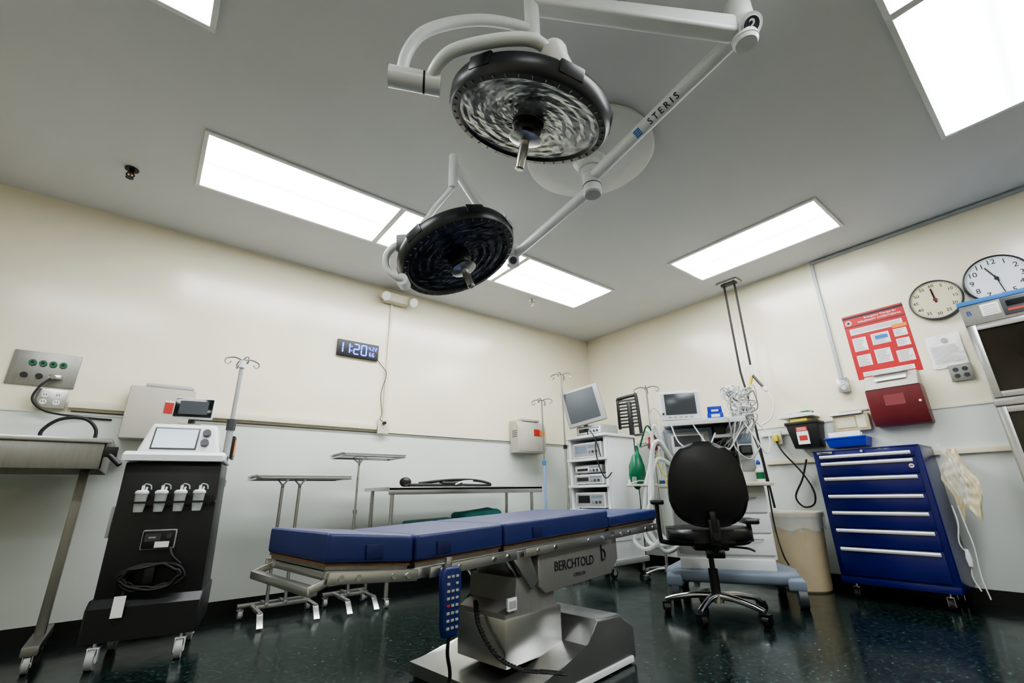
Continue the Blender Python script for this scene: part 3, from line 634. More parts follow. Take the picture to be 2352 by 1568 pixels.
a=M();a.cyl((.10,.04,1.0),(.10,.13,1.0),.03,black,n=22);a.cyl((.10,.035,1.0),(.10,.04,1.0),.024,white,n=22);a.obj("pressure_gauge",T,"round pressure gauge")
for k in range(4):
    a=M();a.cyl((-.24+.07*k,.10,.87),(-.24+.07*k,.285,.87),.018,dgrey,n=16);a.obj("knob",T)
for k in range(4):
    a=M();a.cyl((-.385+.022*k,.06,.80),(-.385+.022*k,.06,1.02),.008,clear,n=12);a.cyl((-.385+.022*k,.06,.775),(-.385+.022*k,.06,.80),.01,(greenp,blueplas,yellow,whiteplas)[k],n=12);a.cyl((-.385+.022*k,.06,1.02),(-.385+.022*k,.06,1.035),.01,whiteplas,n=12);a.obj("flow_tube",T,"clear flowmeter tube")
for k in range(3):
    a=M();a.box(-.06+.09*k,.01+.09*k,.10,.20,.78,.90,greyplas if k!=1 else yellow,.008);a.cyl((-.025+.09*k,.15,.90),(-.025+.09*k,.15,.94),.025,dgrey,n=18);a.obj("vaporizer",T,"vaporizer with dark dial")
a=M();a.cyl((-.20,.0,.772),(-.20,.0,.93),.055,clear,n=28);a.cyl((-.20,.0,.93),(-.20,.0,.955),.06,whiteplas,n=28);a.cyl((-.20,.0,.80),(-.20,.0,.90),.045,whiteplas,n=24);a.obj("absorber_canister",T,"clear canister of white granules")
a=M();a.cyl((-.32,.02,.77),(-.32,.02,1.16),.012,greyplas);a.tube([(-.32,.02,1.10),(-.42,-.02,1.12),(-.50,-.03,1.10),(-.53,-.03,1.06)],.012,clear);a.tube([(-.32,.02,1.05),(-.42,-.02,1.07),(-.50,-.03,1.05)],.008,greyplas);a.obj("bag_arm",T)
a=M();a.lathe([(.014,.02),(.012,.0),(.014,-.03),(.035,-.06),(.058,-.13),(.062,-.20),(.045,-.26),(.015,-.30),(0,-.305)],(0,0,0),green,28,xf=Matrix.Translation((-.53,-.03,1.04))@Matrix.Rotation(math.radians(4),4,'Y'))
for v in a.bm.verts: v.co.x+=.006*math.sin(v.co.z*40+v.co.y*50)
a.obj("breathing_bag",T,"green rubber breathing bag")
def hose(pts,r=.012,name="breathing_hose",mt=tubing):
    a=M();a.tube(pts,r,mt,8,10);a.obj(name,T)
hose([(-.30,.0,.92),(-.38,-.08,.95),(-.44,-.12,.80),(-.46,-.12,.6),(-.42,-.1,.42),(-.34,-.12,.38),(-.46,-.14,.36),(-.52,-.1,.45),(-.48,-.1,.75),(-.42,-.08,.95),(-.40,-.05,1.12),(-.45,-.03,1.18)],.016)
hose([(-.28,.0,.95),(-.36,-.1,1.08),(-.42,-.12,.95),(-.44,-.14,.7),(-.50,-.14,.50),(-.40,-.14,.33),(-.30,-.12,.36)],.016)
hose([(-.30,.02,1.0),(-.34,-.06,1.1),(-.37,-.08,1.2),(-.40,-.08,1.1),(-.41,-.10,.9)],.012)
hose([(-.48,-.12,.62),(-.42,-.16,.42),(-.52,-.16,.34),(-.60,-.12,.40),(-.50,-.12,.5),(-.38,-.14,.40)],.014,"breathing_hose",clear)
hose([(-.50,-.03,1.05),(-.46,-.08,1.14),(-.42,-.10,1.20),(-.38,-.06,1.12),(-.33,.0,1.02)],.006,"gas_line",greenp)
hose([(-.36,.05,1.15),(-.39,-.02,1.0),(-.36,-.06,.86),(-.30,-.04,.80)],.005,"gas_line",yellow)
hose([(-.10,.1,.95),(-.14,.02,.86),(-.06,-.04,.80),(.04,.0,.82),(.10,.08,.90)],.007,"gas_line",blueplas)
hose([(.24,.0,1.22),(.30,-.05,1.08),(.36,-.04,.96),(.40,.0,1.08),(.34,.06,1.2)],.005,"monitor_cable",whiteplas)
hose([(.20,-.02,1.20),(.16,-.08,1.02),(.24,-.10,.92),(.32,-.06,1.0)],.005,"monitor_cable",greyplas)
a=M();a.box(-.43,-.37,-.06,-.02,1.02,1.12,redlab,.006);a.cyl((-.40,-.062,1.08),(-.40,-.066,1.08),.018,whiteplas);a.cyl((-.40,-.04,1.0),(-.40,-.04,1.02),.02,greyplas);a.obj("gas_analyzer",T,"small red sensor unit")
a=M();a.prism([(-.62,.76),(-.40,.76),(-.40,.775),(-.62,.775)],'xz',-.12,.05,beige,.004);a.obj("side_tray",T,"cream side tray")
a=M();a.cyl((-.56,-.08,.776),(-.56,-.08,.83),.018,clear);a.cyl((-.60,-.04,.776),(-.60,-.04,.81),.014,whiteplas);a.tube([(-.6,-.1,.78),(-.52,-.1,.80),(-.46,-.08,.79)],.004,clear);a.obj("tray_supplies",T,"small clear cups and tubing")
random.seed(9)
for k in range(18):
    a=M();x=.24+random.uniform(-.04,.05);pts=[(x,.05,1.42+random.uniform(-.05,.05))]
    for j in range(5): pts.append((x+random.uniform(-.08,.10),.02+random.uniform(-.05,.05),1.42-.06*j+random.uniform(-.02,.05)))
    pts.append((random.uniform(.0,.2),.2,1.0+random.uniform(-.08,.05)))
    a.tube(pts,.0045,whiteplas if k%3 else greyplas,8,6);a.obj("monitor_cable",T)
a=M();a.cyl((.20,.12,1.235),(.20,.12,1.48),.008,steel);hooks(a,(.20,.12,1.48),.06,steel,3);a.obj("cable_hanger",T)
hose([(-.1,-.01,1.21),(.0,-.06,1.02),(.12,-.05,1.0),(.2,-.02,1.10),(.27,.0,1.2)],.005,"monitor_cable",whiteplas)
hose([(-.25,-.02,1.2),(-.2,-.08,1.05),(-.05,-.1,.98),(.05,-.05,1.12)],.005,"monitor_cable",whiteplas)
hose([(-.30,-.02,1.25),(-.36,-.05,1.34),(-.40,-.02,1.28),(-.38,.0,1.15),(-.34,.02,1.05)],.005,"monitor_cable",whiteplas)
hose([(.30,.1,1.15),(.33,.02,.9),(.33,.05,.5),(.34,.0,.32),(.37,.05,.24)],.005,"power_cable",rubber)
e=thing("patient_monitor",(0,0,0),0,"white patient monitor with grey screen on machine shelf","patient monitor")
e.matrix_world=WM[T.name]@Matrix.Translation((-.165,.03,1.2355))@Matrix.Rotation(math.radians(8),4,'Z');WM[e.name]=e.matrix_world.copy()
a=M();a.box(-.15,.15,0,.16,.012,.235,whiteplas,.014,seg=3);a.box(-.06,.06,.02,.12,.235,.25,whiteplas,.004);a.box(-.12,.12,.02,.14,0,.014,greyplas,.003);a.obj("housing",e)
a=M();a.box(-.115,.115,-.004,.002,.05,.215,greyscr,.003);a.obj("screen",e)
a=M();a.cyl((-.135,-.008,.06),(-.135,.002,.06),.009,dgrey);[a.box(-.10+.04*k,-.075+.04*k,-.004,.002,.024,.036,greyplas) for k in range(5)];a.obj("controls",e)
e=thing("supply_carton",(0,0,0),0,"blue and white cardboard supply box on machine shelf","box")
e.matrix_world=WM[T.name]@Matrix.Translation((.075,.03,1.2355));WM[e.name]=e.matrix_world.copy()
a=M();a.box(-.055,.055,0,.10,.0,.045,blueplas,.002);a.box(-.05,.05,.01,.09,.045,.095,blueplas,.002);a.box(-.03,.03,-.001,.0,.012,.034,white);a.box(-.025,.025,.008,.01,.055,.07,white);a.obj("carton",e)
e=thing("spray_bottle",(0,0,0),0,"small white bottle with green label on the worktop","bottle")
e.matrix_world=WM[T.name]@Matrix.Translation((.30,.03,.7705));WM[e.name]=e.matrix_world.copy()
a=M();a.lathe([(0,0),(.025,0),(.027,.01),(.027,.08),(.012,.10),(.01,.12),(0,.12)],(0,0,0),whiteplas,20);b=a.obj("body",e)
a=M();a.lathe([(.0275,.02),(.0275,.065)],(0,0,0),greenp,20);a.obj("label_band",e)
a=M();a.lathe([(.011,.12),(.013,.12),(.013,.135),(.005,.15),(0,.15)],(0,0,0),blueplas,16);a.obj("cap",e)
# ------------------------------------------------------------------ office chair
T=thing("office_chair",(-1.48,-2.19,0),-52,"black swivel office chair with chrome star base","office chair")
def superel(w,h,cz,n=40,p=2.5,taper=.0):
    out=[]
    for k in range(n):
        t=2*math.pi*k/n;c,s=math.cos(t),math.sin(t)
        x=w*math.copysign(abs(c)**(2/p),c);z=h*math.copysign(abs(s)**(2/p),s)
        out.append((x*(1-taper*(z/h)),cz+z))
    return out
a=M();a.prism(superel(.222,.248,.76,taper=.12),'xz',-.30,-.235,vinyl,.028,seg=4)
for v in a.bm.verts: v.co.y+=1.0*v.co.x**2+.25*(v.co.z-.7)**2-.10*(v.co.z-.75)
a.obj("backrest",T)
a=M();a.prism([(x,y) for x,y in superel(.25,.24,.0,p=3)],'xy',.425,.50,vinyl,.03,seg=4);a.obj("seat",T)
a=M();a.tube([(0,.0,.40),(0,-.2,.39),(0,-.285,.43),(0,-.305,.55),(0,-.30,.60)],.02,black,6,12);a.box(-.03,.03,-.315,-.295,.42,.56,black,.006);a.box(-.1,.1,-.1,.1,.37,.425,black,.012);a.cyl((-.05,-.19,.37),(.05,-.19,.37),.03,black)
a.tube([(.1,-.05,.39),(.2,-.09,.385),(.24,-.10,.37)],.006,black);a.cyl((.0,-.32,.47),(0,-.35,.47),.02,black);a.obj("tilt_mechanism",T)
for sg in (-1,1):
    k=.29 if sg<0 else .25;zz=.64 if sg<0 else .52
    a=M();a.tube([(sg*.08,0,.40),(sg*(k-.03),0,.41),(sg*k,0,.45),(sg*k,0,zz)],.014,black,6,10);a.box(sg*k-.04,sg*k+.04,-.12,.10,zz,zz+.03,vinyl,.012,seg=3);a.obj("armrest",T)
a=M();a.cyl((0,0,.08),(0,0,.26),.028,black);a.cyl((0,0,.26),(0,0,.38),.016,black);a.obj("gas_lift",T)
a=M();a.cyl((0,0,.075),(0,0,.125),.04,chrome)
for k in range(5):
    t=k*2*math.pi/5+.15+math.pi/2;c,s=math.cos(t),math.sin(t)
    a.tube([(0,0,.11),(.12*c,.12*s,.11),(.24*c,.24*s,.09),(.30*c,.30*s,.075)],.021,chrome,6,12,r2=.014)
a.obj("star_base",T,"polished chrome star base")
for k in range(5):
    t=k*2*math.pi/5+.15+math.pi/2;caster(T,.30*math.cos(t),.30*math.sin(t),.03,.07,black,black,ang=random.uniform(0,180),ww=.018)
# ------------------------------------------------------------------ trash can
T=thing("trash_can",(-.27,-2.24,0),0,"cream plastic trash can with clear liner bag","trash can")
a=M();a.lathe([(0,.0),(.155,0),(.165,.012),(.195,.51),(.205,.515),(.208,.545),(.198,.55),(.19,.54),(.16,.02),(0,.02)],(0,0,0),bin_,56);a.obj("bin",T)
a=M();prof=[(.188,.40),(.199,.548),(.212,.552),(.213,.51),(.206,.47),(.205,.43)]
a.lathe(prof,(0,0,0),clear,56)
for v in a.bm.verts:
    t=math.atan2(v.co.y,v.co.x);v.co.z+=.012*math.sin(t*7)*(1 if v.co.z<.5 else .2);k=1+.012*math.sin(t*19);v.co.x*=k;v.co.y*=k
a.obj("liner_bag",T,"clear plastic liner bag")
# ------------------------------------------------------------------ blue tool chest
T=thing("tool_chest",(-.42,-2.53,0),-90,"deep blue seven-drawer rolling chest with white handles","rolling chest")
a=M();a.box(0,.62,.015,.40,.10,.98,chestblue,.004);a.box(-.003,.623,.01,.403,.975,.985,chestblue,.003);a.box(0,.62,.0,.03,.10,.14,chestblue,.003);a.obj("body",T)
a=M();a.box(.62,.626,.02,.40,.11,.97,chestblue,.002);a.obj("side_panel",T)
zs=[.955,.905,.80,.68,.57,.455,.335,.15]
for i in range(7):
    a=M();a.box(.03,.59,-.002,.016,zs[i+1]+.005,zs[i]-.003,chestblue,.002);d=a.obj("drawer",T)
    a=M();z=zs[i]-.018;a.prism([(.0,z-.009),(-.012,z-.011),(-.018,z),(-.012,z+.010),(.0,z+.010)],'yz',.045,.575,white);a.obj("handle",d,"white full-width drawer handle")
a=M();a.box(.03,.13,-.003,.0,.958,.974,steel,.001);a.text("Waterloo",ink,.08,-.004,.966,.014);a.obj("badge",T)
a=M();a.cyl((.31,-.006,.965),(.31,.0,.965),.009,chrome);a.obj("lock",T)
a=M();a.cyl((.56,-.004,.85),(.56,.0,.85),.014,white);a.box(.551,.569,-.0048,-.004,.846,.854,redlab);a.obj("sticker",T,"round white and red sticker")
for x,y in ((.07,.05),(.55,.05),(.07,.34),(.55,.34)): caster(T,x,y,.036,.10,rubber,chrome)
def cloth(name,w,h,mt,loc,hd,label,amp=.02,nf=5,taper=.0,skew=0,cat="gown",seed=0,thing_=True,topw=1.0,cr=0):
    a=M();t=bmesh.new();nx,nz=34,38;g=[]
    for j in range(nz+1):
        row=[];v=j/nz;ww=w*(1-taper*abs(v-.45)*1.6)*(topw+(1-topw)*min(1,v*2.2))
        for i in range(nx+1):
            u=i/nx-.5
            y=amp*math.sin(u*nf*6.28+v*2.2+seed)*(.35+v)+amp*.6*math.sin(u*11+v*9)+cr*(math.sin(u*29+v*17+seed)*math.sin(v*23-u*13))
            ed=min(1,amp/.015)
            row.append(t.verts.new((u*ww+skew*v+ed*(.012*math.sin(v*9+seed)+.01*math.sin(u*8)),y,-v*h+ed*.05*math.sin(u*9+seed)*v)))
        g.append(row)
    for j in range(nz):
        for i in range(nx): t.faces.new([g[j][i],g[j][i+1],g[j+1][i+1],g[j+1][i]])
    a._in(t,mt);o=a.obj(name);o.location=loc;o.rotation_euler=(0,0,math.radians(hd));o["label"]=label;o["category"]=cat
    return o
cloth("yellow_gown",.18,.40,yellowcloth,(-.27,-3.27,.95),-97,"pale yellow isolation gown hanging beside the blue chest",.012,1.5,.45,.02,"gown",2,topw=.55,cr=.007)
cloth("plastic_bag",.13,.34,clear,(-.34,-3.25,.98),-88,"clear plastic bag hanging beside the blue chest",.010,1.4,.4,.03,"plastic bag",5,topw=.4,cr=.007)
e=thing("hanging_suction_tubing",(-.30,-3.19,0),-90,"white tubing and handset hanging beside the blue chest","tubing")
a=M();a.tube([(.01,.03,.60),(.02,-.01,.50),(.0,-.03,.38),(.03,-.02,.30),(.01,-.02,.20),(.03,-.02,.12)],.004,whiteplas);a.obj("tube",e)
a=M();a.tube([(.04,.02,.60),(.05,.0,.48),(.06,-.02,.36),(.05,-.02,.2),(.06,-.02,.08)],.0035,whiteplas);a.obj("tube",e)
a=M();a.prism([(.01,.25),(.03,.25),(.037,.30),(.03,.35),(.015,.35),(.006,.30)],'xz',-.04,-.015,whiteplas,.007);a.obj("handset",e)
# ------------------------------------------------------------------ wall B items
G=-.0005
a=M()
a.box(-.022,G,-2.742,-2.718,1.56,2.62,condg,.002);solo(a,"wall_conduit","vertical pale grey surface conduit on the wall","conduit")
a=M();a.box(-.022,G,-6.0,-2.718,2.621,2.645,condg,.002);solo(a,"wall_conduit","pale grey surface conduit running along the ceiling line","conduit")
def outlet(loc,hd,w,h,mt,label,kind='duplex',name="wall_outlet",depth=.045):
    T=thing(name,loc,hd,label,"wall outlet")
    a=M();a.box(-w/2,w/2,-depth,G,-h/2,h/2,mt,.004);a.obj("box",T)
    a=M();a.box(-w/2-.004,w/2+.004,-depth-.004,-depth,-h/2-.004,h/2+.004,mt,.0015);pl=a.obj("plate",T)
    xs=(0,) if kind in('duplex','switch') else (-w*.22,w*.22)
    for x in xs:
        for z in (-h*.2,h*.2):
            a=M();a.cyl((x,-depth-.006,z),(x,-depth-.003,z),.016,whiteplas if kind!='dark' else dgrey,n=20);a.box(x-.007,x-.004,-depth-.008,-depth-.005,z-.004,z+.006,ink);a.box(x+.004,x+.007,-depth-.008,-depth-.005,z-.004,z+.006,ink);a.obj("socket",pl)
    return T
outlet((0,-2.74,1.51),-90,.07,.11,steel,"small steel switch box at the foot of the conduit")
outlet((-.0,-3.43,1.47),-90,.11,.11,steeld,"square steel wall outlet with dark sockets",'dark',depth=.012)
T=thing("wall_poster",(-.001,-3.04,1.80),-90,"red and white medical emergency poster taped to the wall","poster")
a=M();a.box(-.20,.20,-.001,0,-.265,.275,red);a.obj("sheet",T)
a=M()
for (x0,x1,z0,z1) in ((-.17,.17,.105,.155),(-.17,-.08,-.035,.075),(-.045,.07,-.01,.08),(.10,.18,.02,.08),(.10,.18,-.06,.0),(-.17,-.08,-.16,-.07),(-.05,.05,-.16,-.05),(.08,.18,-.18,-.09),(-.16,.16,-.245,-.21)):
    a.box(x0,x1,-.002,-.001,z0,z1,white)
    z=z1-.010
    while z>z0+.006:
        a.box(x0+.006,x1-.006-random.uniform(0,.03),-.0026,-.002,z-.0018,z+.0008,dgrey);z-=.009
a.obj("text_panels",T,"white text panels")
a=M();a.box(-.20,.20,-.0015,-.001,.245,.262,ink);a.box(-.20,.20,-.0015,-.001,.172,.182,reddk);a.text("Emergency Therapy for",white,.05,-.002,.230,.022);a.text("MALIGNANT HYPERTHERMIA",white,.04,-.002,.203,.0215);a.cyl((-.165,-.001,.21),(-.165,-.003,.21),.022,white)
for k in range(3):
    a.box(-.168,-.162,-.004,-.003,.193,.227,ink,xf=Matrix.Translation((-.165,0,.21))@Matrix.Rotation(k*math.pi/3,4,'Y')@Matrix.Translation((.165,0,-.21)))
a.obj("heading",T,"white heading lettering with round star emblem")
a=M();a.box(.10,.19,-.003,-.002,.088,.118,orange);a.obj("orange_panel",T,"orange text panel")
a=M();a.box(-.02,.06,-.003,-.002,.03,.06,bluetape);a.obj("blue_picture",T,"small blue picture")
def clock(y,z,r,face,rim,nums,hands,label,fs):
    T=thing("wall_clock",(0,y,z),-90,label,"clock")
    a=M();xf=Matrix.Rotation(math.radians(90),4,'X')
    a.lathe([(r*.9,.0),(r,.0),(r*1.03,.02),(r*1.0,.04),(r*.96,.042),(r*.95,.03)],(0,0,.0005),rim,64,xf=xf);a.obj("rim",T)
    a=M();a.cyl((0,-.0005,0),(0,-.03,0),r*.955,face,n=64);a.obj("face",T)
    a=M()
    for k,t in enumerate(nums):
        an=math.radians(90-(k+1)*360/len(nums));a.text(t,ink,.74*r*math.cos(an),-.031,.74*r*math.sin(an),fs)
    for k in range(60):
        a.box(-.001,.001,-.0315,-.030,r*.87,r*.92,ink,xf=Matrix.Rotation(math.radians(6*k),4,'Y'))
    a.obj("numerals",T)
    for ang,l,wd,mt in hands:
        a=M();a.box(-wd/2,wd/2,-.036,-.033,-.15*r,l*r,mt,xf=Matrix.Rotation(math.radians(ang),4,'Y'));a.obj("hand",T)
    a=M();a.cyl((0,-.03,0),(0,-.038,0),.012,mt);a.obj("hand_cap",T)
clock(-3.43,2.02,.148,clockface,dgrey,["5","10","15","20","25","30","35","40","45","50","55","60"],((-4,.6,.010,darkred),(-4,.55,.005,darkred)),"round cream-faced interval timer clock on the wall",.032)
clock(-3.76,2.06,.165,whiteplas,black,[str(i) for i in range(1,13)],((-22,.6,.007,ink),(172,.72,.005,ink)),"large round white wall clock with black rim",.05)
o=cloth("paper_notice",.19,.24,white,(-.008,-3.39,1.76),-90,"wrinkled white paper notice taped to the wall",.0015,1.2,.0,.0,"paper",1,cr=.001)
WM[o.name]=Matrix();a=M();rr_=random.Random(5)
for k in range(11): a.box(-.075,.03+rr_.uniform(0,.045),-.0066,-.0060,-.085-.012*k,-.082-.012*k,greyplas)
a.cyl((.01,-.0060,-.045),(.01,-.0068,-.045),.018,greyplas,n=24);a.obj("printed_text",o,"grey printed lines and round emblem")
T=thing("sharps_disposal_box",(0,-3.05,1.15),-90,"dark red translucent wall-mounted disposal box","disposal box")
a=M();a.prism([(-.001,.0),(-.10,.0),(-.135,.06),(-.135,.27),(-.001,.27)],'yz',-.165,.165,darkred,.01);a.obj("bin",T)
a=M();a.prism([(-.001,.272),(-.14,.272),(-.13,.30),(-.06,.385),(-.001,.385)],'yz',-.16,.16,boxgrey,.006);a.obj("lid",T,"grey sloped lid")
a=M();a.box(-.06,.06,-.137,-.135,.14,.22,mat("dull red label",(116,48,50),.5));a.obj("label_plate",T)
a=M();a.cyl((.14,-.139,.15),(.14,-.133,.15),.008,whiteplas);a.obj("lock",T)
a=M()
for k in range(4): a.box(-.10+.004*k,.11-.006*k,-.115+.004*k,-.02,.3865+.0015*k-.0006,.3873+.0015*k,white)
a.prism([(-.125,.33),(-.06,.388),(-.05,.392),(-.118,.334)],'yz',-.09,.10,white);a.obj("paper_sheets",T,"white papers on the lid")
T=thing("sharps_container",(0,-2.41,1.035),-90,"black plastic waste container with red and white label","sharps container")
a=M();a.hexa([(-.09,-.15,0),(.10,-.15,0),(.10,-.02,0),(-.09,-.02,0),(-.12,-.17,.20),(.12,-.17,.20),(.12,-.01,.20),(-.12,-.01,.20)],black,.01);a.box(-.125,.125,-.175,-.008,.19,.215,black,.006);a.box(-.04,.04,-.02,G,.08,.16,steel);a.obj("bin",T)
a=M();a.box(-.045,.04,-.172,-.160,.03,.17,white);a.box(-.045,.04,-.1735,-.163,.135,.17,redlab);a.box(-.03,.03,-.1735,-.163,.06,.10,redlab);[a.box(-.035,.03,-.1745,-.173,.142+.009*k,.145+.009*k,white) for k in range(3)];a.obj("label_plate",T,"red and white warning label")
a=M();a.box(-.08,.05,-.16,-.03,.215,.24,yellow,.006);a.obj("lid",T,"yellow lid")
T=thing("supply_packets",(0,-2.37,1.30),-90,"heap of wrapped supply packets on a wire tray","supplies")
a=M();a.box(-.12,.14,-.17,G,-.012,-.004,whiteplas,.002);a.box(-.12,.14,-.172,-.166,-.012,.018,whiteplas,.002)
a.obj("tray",T)
random.seed(3)
for k in range(9):
    a=M();x=-.09+.022*k;xf=Matrix.Translation((x,-.10,.006+.012*(k%3)))@Matrix.Rotation(random.uniform(-.5,.5),4,'Z');a.box(-.03,.03,-.045,.045,-.006,.006,(white,orange,whiteplas,greenp,flesh)[k%5],.003,xf=xf);a.obj("packet",T)
T=thing("blue_tray",(0,-2.69,1.02),-90,"blue plastic open storage bin hooked on the wall","storage bin")
a=M();a.hexa([(-.12,-.15,0),(.12,-.15,0),(.12,G,0),(-.12,G,0),(-.135,-.17,.07),(.135,-.17,.07),(.135,G,.07),(-.135,G,.07)],blueplas,.006);a.box(-.14,.14,-.175,-.165,.062,.075,blueplas,.003);a.obj("bin",T)
a=M();[a.box(-.11,.10,-.14+.04*k,-.12+.04*k,.06,.115-.01*k,white,.002) for k in range(2)];a.obj("paper_cards",T)
T=thing("glove_dispenser",(0,-2.73,1.17),-90,"tan plastic wall dispenser with white packages","dispenser")
a=M();a.box(-.12,.12,-.06,G,-.03,.10,tan,.01);a.box(-.10,.03,-.065,-.058,.0,.08,beige,.004);a.box(.04,.10,-.063,-.058,-.01,.09,raceway,.003);a.obj("body",T)
a=M();a.box(-.13,.09,-.09,-.03,.10,.115,white,.003);a.box(-.06,.13,-.07,-.02,.115,.128,greyplas,.003);a.obj("packages",T)
a=M();a.box(-.03,G-.006,-2.30,-2.02,1.17,1.20,white,.004);solo(a,"wall_raceway","white surface raceway on the wall","raceway")
a=M();a.box(-.03,G-.006,-3.9,-2.02,.925,.965,raceway,.004);solo(a,"wall_raceway","cream surface raceway running behind the blue chest","raceway")
T=outlet((-.006,-2.16,1.15),-90,.07,.11,beige,"cream wall outlet with yellow plug and black cord")
a=M();a.box(-.02,.02,-.09,-.052,-.035,.02,yellow,.006);a.obj("plug",T,"yellow plug")
a=M();a.tube([(-.08,-2.16,1.12),(-.09,-2.20,1.02),(-.06,-2.30,.85),(-.06,-2.36,.70),(-.06,-2.34,.60),(-.06,-2.26,.58),(-.07,-2.22,.66),(-.07,-2.30,.80),(-.07,-2.36,.95)],.007,rubber,8);a.obj("cord",T,"looped black cord",W=True)
# glass cabinet
T=thing("glass_door_cabinet",(-.50,-3.565,0),-90,"stainless steel warming cabinet with dark glass doors","cabinet")
a=M();a.box(0,.75,.02,.49,.05,1.80,steel,.004);a.box(.0,.75,.0,.03,1.66,1.80,steeld,.003);a.box(0,.75,.0,.03,.05,.14,steel,.003);a.box(0,.75,-.015,.03,1.155,1.20,steel,.004);a.obj("body",T)
a=M();a.box(-.006,.756,-.006,.49,1.79,1.818,bluetape,.003);a.obj("blue_wrap",T,"blue sterile wrap on top")
for z0,z1 in ((1.205,1.655),(.145,1.15)):
    a=M();a.box(.01,.045,-.014,.015,z0,z1,steel,.003);a.box(.705,.74,-.014,.015,z0,z1,steel,.003);a.box(.045,.705,-.014,.015,z0,z0+.035,steel,.003);a.box(.045,.705,-.014,.015,z1-.035,z1,steel,.003);d=a.obj("door",T)
    a=M();a.box(.045,.705,-.004,.006,z0+.035,z1-.035,glassd);a.obj("glass_pane",d,"dark glass pane")
    a=M();a.tube([(.72,-.014,z0+.1),(.72,-.05,z0+.12),(.72,-.05,z1-.12),(.72,-.014,z1-.1)],.008,chrome,4,10);a.obj("handle",d)
a=M();a.box(.09,.17,-.003,.0,1.70,1.775,white,.001);[a.box(.10,.16,-.004,-.003,1.71+.012*k,1.713+.012*k,greyplas) for k in range(5)];a.obj("instruction_label",T,"white instruction label")
a=M();a.box(.18,.36,-.006,.0,1.68,1.785,dgrey,.003);a.box(.20,.29,-.008,-.005,1.73,1.765,darkscr);a.cyl((.325,-.014,1.73),(.325,-.005,1.73),.014,greyplas);a.box(.20,.28,-.008,-.005,1.70,1.715,redlab);a.obj("control_panel",T,"dark control panel")
a=M();a.text("B",mat("blue letter ink",(30,60,130),.5),.035,-.001,1.735,.042,bold=True);a.obj("lettering",T)
for x in (.06,.69):
    for y in (.06,.43):
        a=M();a.cyl((x,y,0),(x,y,.06),.02,steel);a.obj("foot",T)
# ------------------------------------------------------------------ wall A items
T=thing("medical_gas_panel",(-4.97,0,1.50),0,"stainless medical gas panel with green and black ports","gas outlet panel")
a=M();a.box(-.15,.15,-.008,G,-.105,.105,steeld,.003);a.obj("plate",T)
for k in range(4):
    a=M();a.cyl((-.06+.045*k,-.02,.035),(-.06+.045*k,-.007,.035),.018,greenp,n=24);a.cyl((-.06+.045*k,-.022,.035),(-.06+.045*k,-.019,.035),.008,ink);a.obj("gas_port",T,"green gas port")
for k in range(3):
    a=M();a.cyl((-.08+.065*k,-.02,-.045),(-.08+.065*k,-.007,-.045),.016,black,n=24);a.obj("suction_port",T,"black port")
a=M();a.box(.03,.09,-.05,-.02,-.06,-.035,chrome,.004);a.cyl((.05,-.06,-.05),(.05,-.02,-.05),.014,chrome);a.obj("hose_fitting",T,"chrome hose fitting")
a=M();a.tube([(-4.925,-.05,1.44),(-4.96,-.07,1.38),(-4.97,-.075,1.30),(-4.90,-.07,1.24),(-4.75,-.02,1.225),(-4.60,-.014,1.22)],.006,rubber,8);a.obj("cord",T,"black drooping cord",W=True)
outlet((-4.90,0,1.32),0,.13,.105,steel,"steel four-socket wall outlet",'quad')
T=thing("wall_disposal_box",(-4.37,-.013,1.10),0,"grey wall-mounted disposal box with red label","disposal box")
a=M();a.box(-.175,.175,-.13,G,0,.335,boxgrey,.012);a.obj("body",T)
a=M();a.prism([(-.12,.337),(-.12,.35),(-.02,.38),(G,.38),(G,.337)],'yz',-.10,.16,greyplas,.004);a.obj("lid",T)
a=M();a.box(.02,.10,-.133,-.13,.17,.25,redlab);a.box(.02,.10,-.134,-.13,.24,.25,white);a.obj("label_plate",T,"red biohazard label")
T=thing("sharps_container",(-1.165,-.013,1.135),0,"beige wall-mounted sharps container with red label","sharps container")
a=M();a.prism([(G,0),(-.13,0),(-.15,.05),(-.15,.27),(-.12,.33),(G,.345)],'yz',-.195,.195,boxgrey,.01);a.box(-.16,.16,-.154,-.15,.02,.03,greyplas);[a.box(-.1965,-.195,-.12+.02*k,-.11+.02*k,.16+.02*j,.172+.02*j,ink) for k in range(4) for j in range(4)];a.obj("body",T)
a=M();a.box(.02,.10,-.153,-.15,.18,.25,redlab);a.box(.10,.17,-.153,-.15,.18,.24,orange);a.obj("label_plate",T,"red and orange label")
a=M();a.box(-.12,.12,-.13,-.03,.335,.36,boxgrey,.006);a.obj("lid",T)
# digital clock
T=thing("digital_clock",(-3.075,0,1.97),0,"black digital wall clock with glowing blue digits","digital clock")
a=M();a.box(-.185,.185,-.03,G,-.072,.072,black,.004);a.obj("case",T)
SEG={'0':'abcdef','1':'bc','2':'abged','3':'abgcd','4':'fgbc','5':'afgcd','6':'afgedc','7':'abc','8':'abcdefg','9':'abcfgd'}
def seg(a,ch,x,z,w,h,mt,t):
    P={'a':(0,h,w,h),'b':(w,h/2,w,h),'c':(w,0,w,h/2),'d':(0,0,w,0),'e':(0,0,0,h/2),'f':(0,h/2,0,h),'g':(0,h/2,w,h/2)}
    for s_ in SEG[ch]:
        x0,z0,x1,z1=P[s_];g=t*.35
        if x0==x1: a.box(x+x0-t/2,x+x0+t/2,-.0325,-.030,z+z0+g,z+z1-g,mt)
        else: a.box(x+x0+g,x+x1-g,-.0325,-.030,z+z0-t/2,z+z0+t/2,mt)
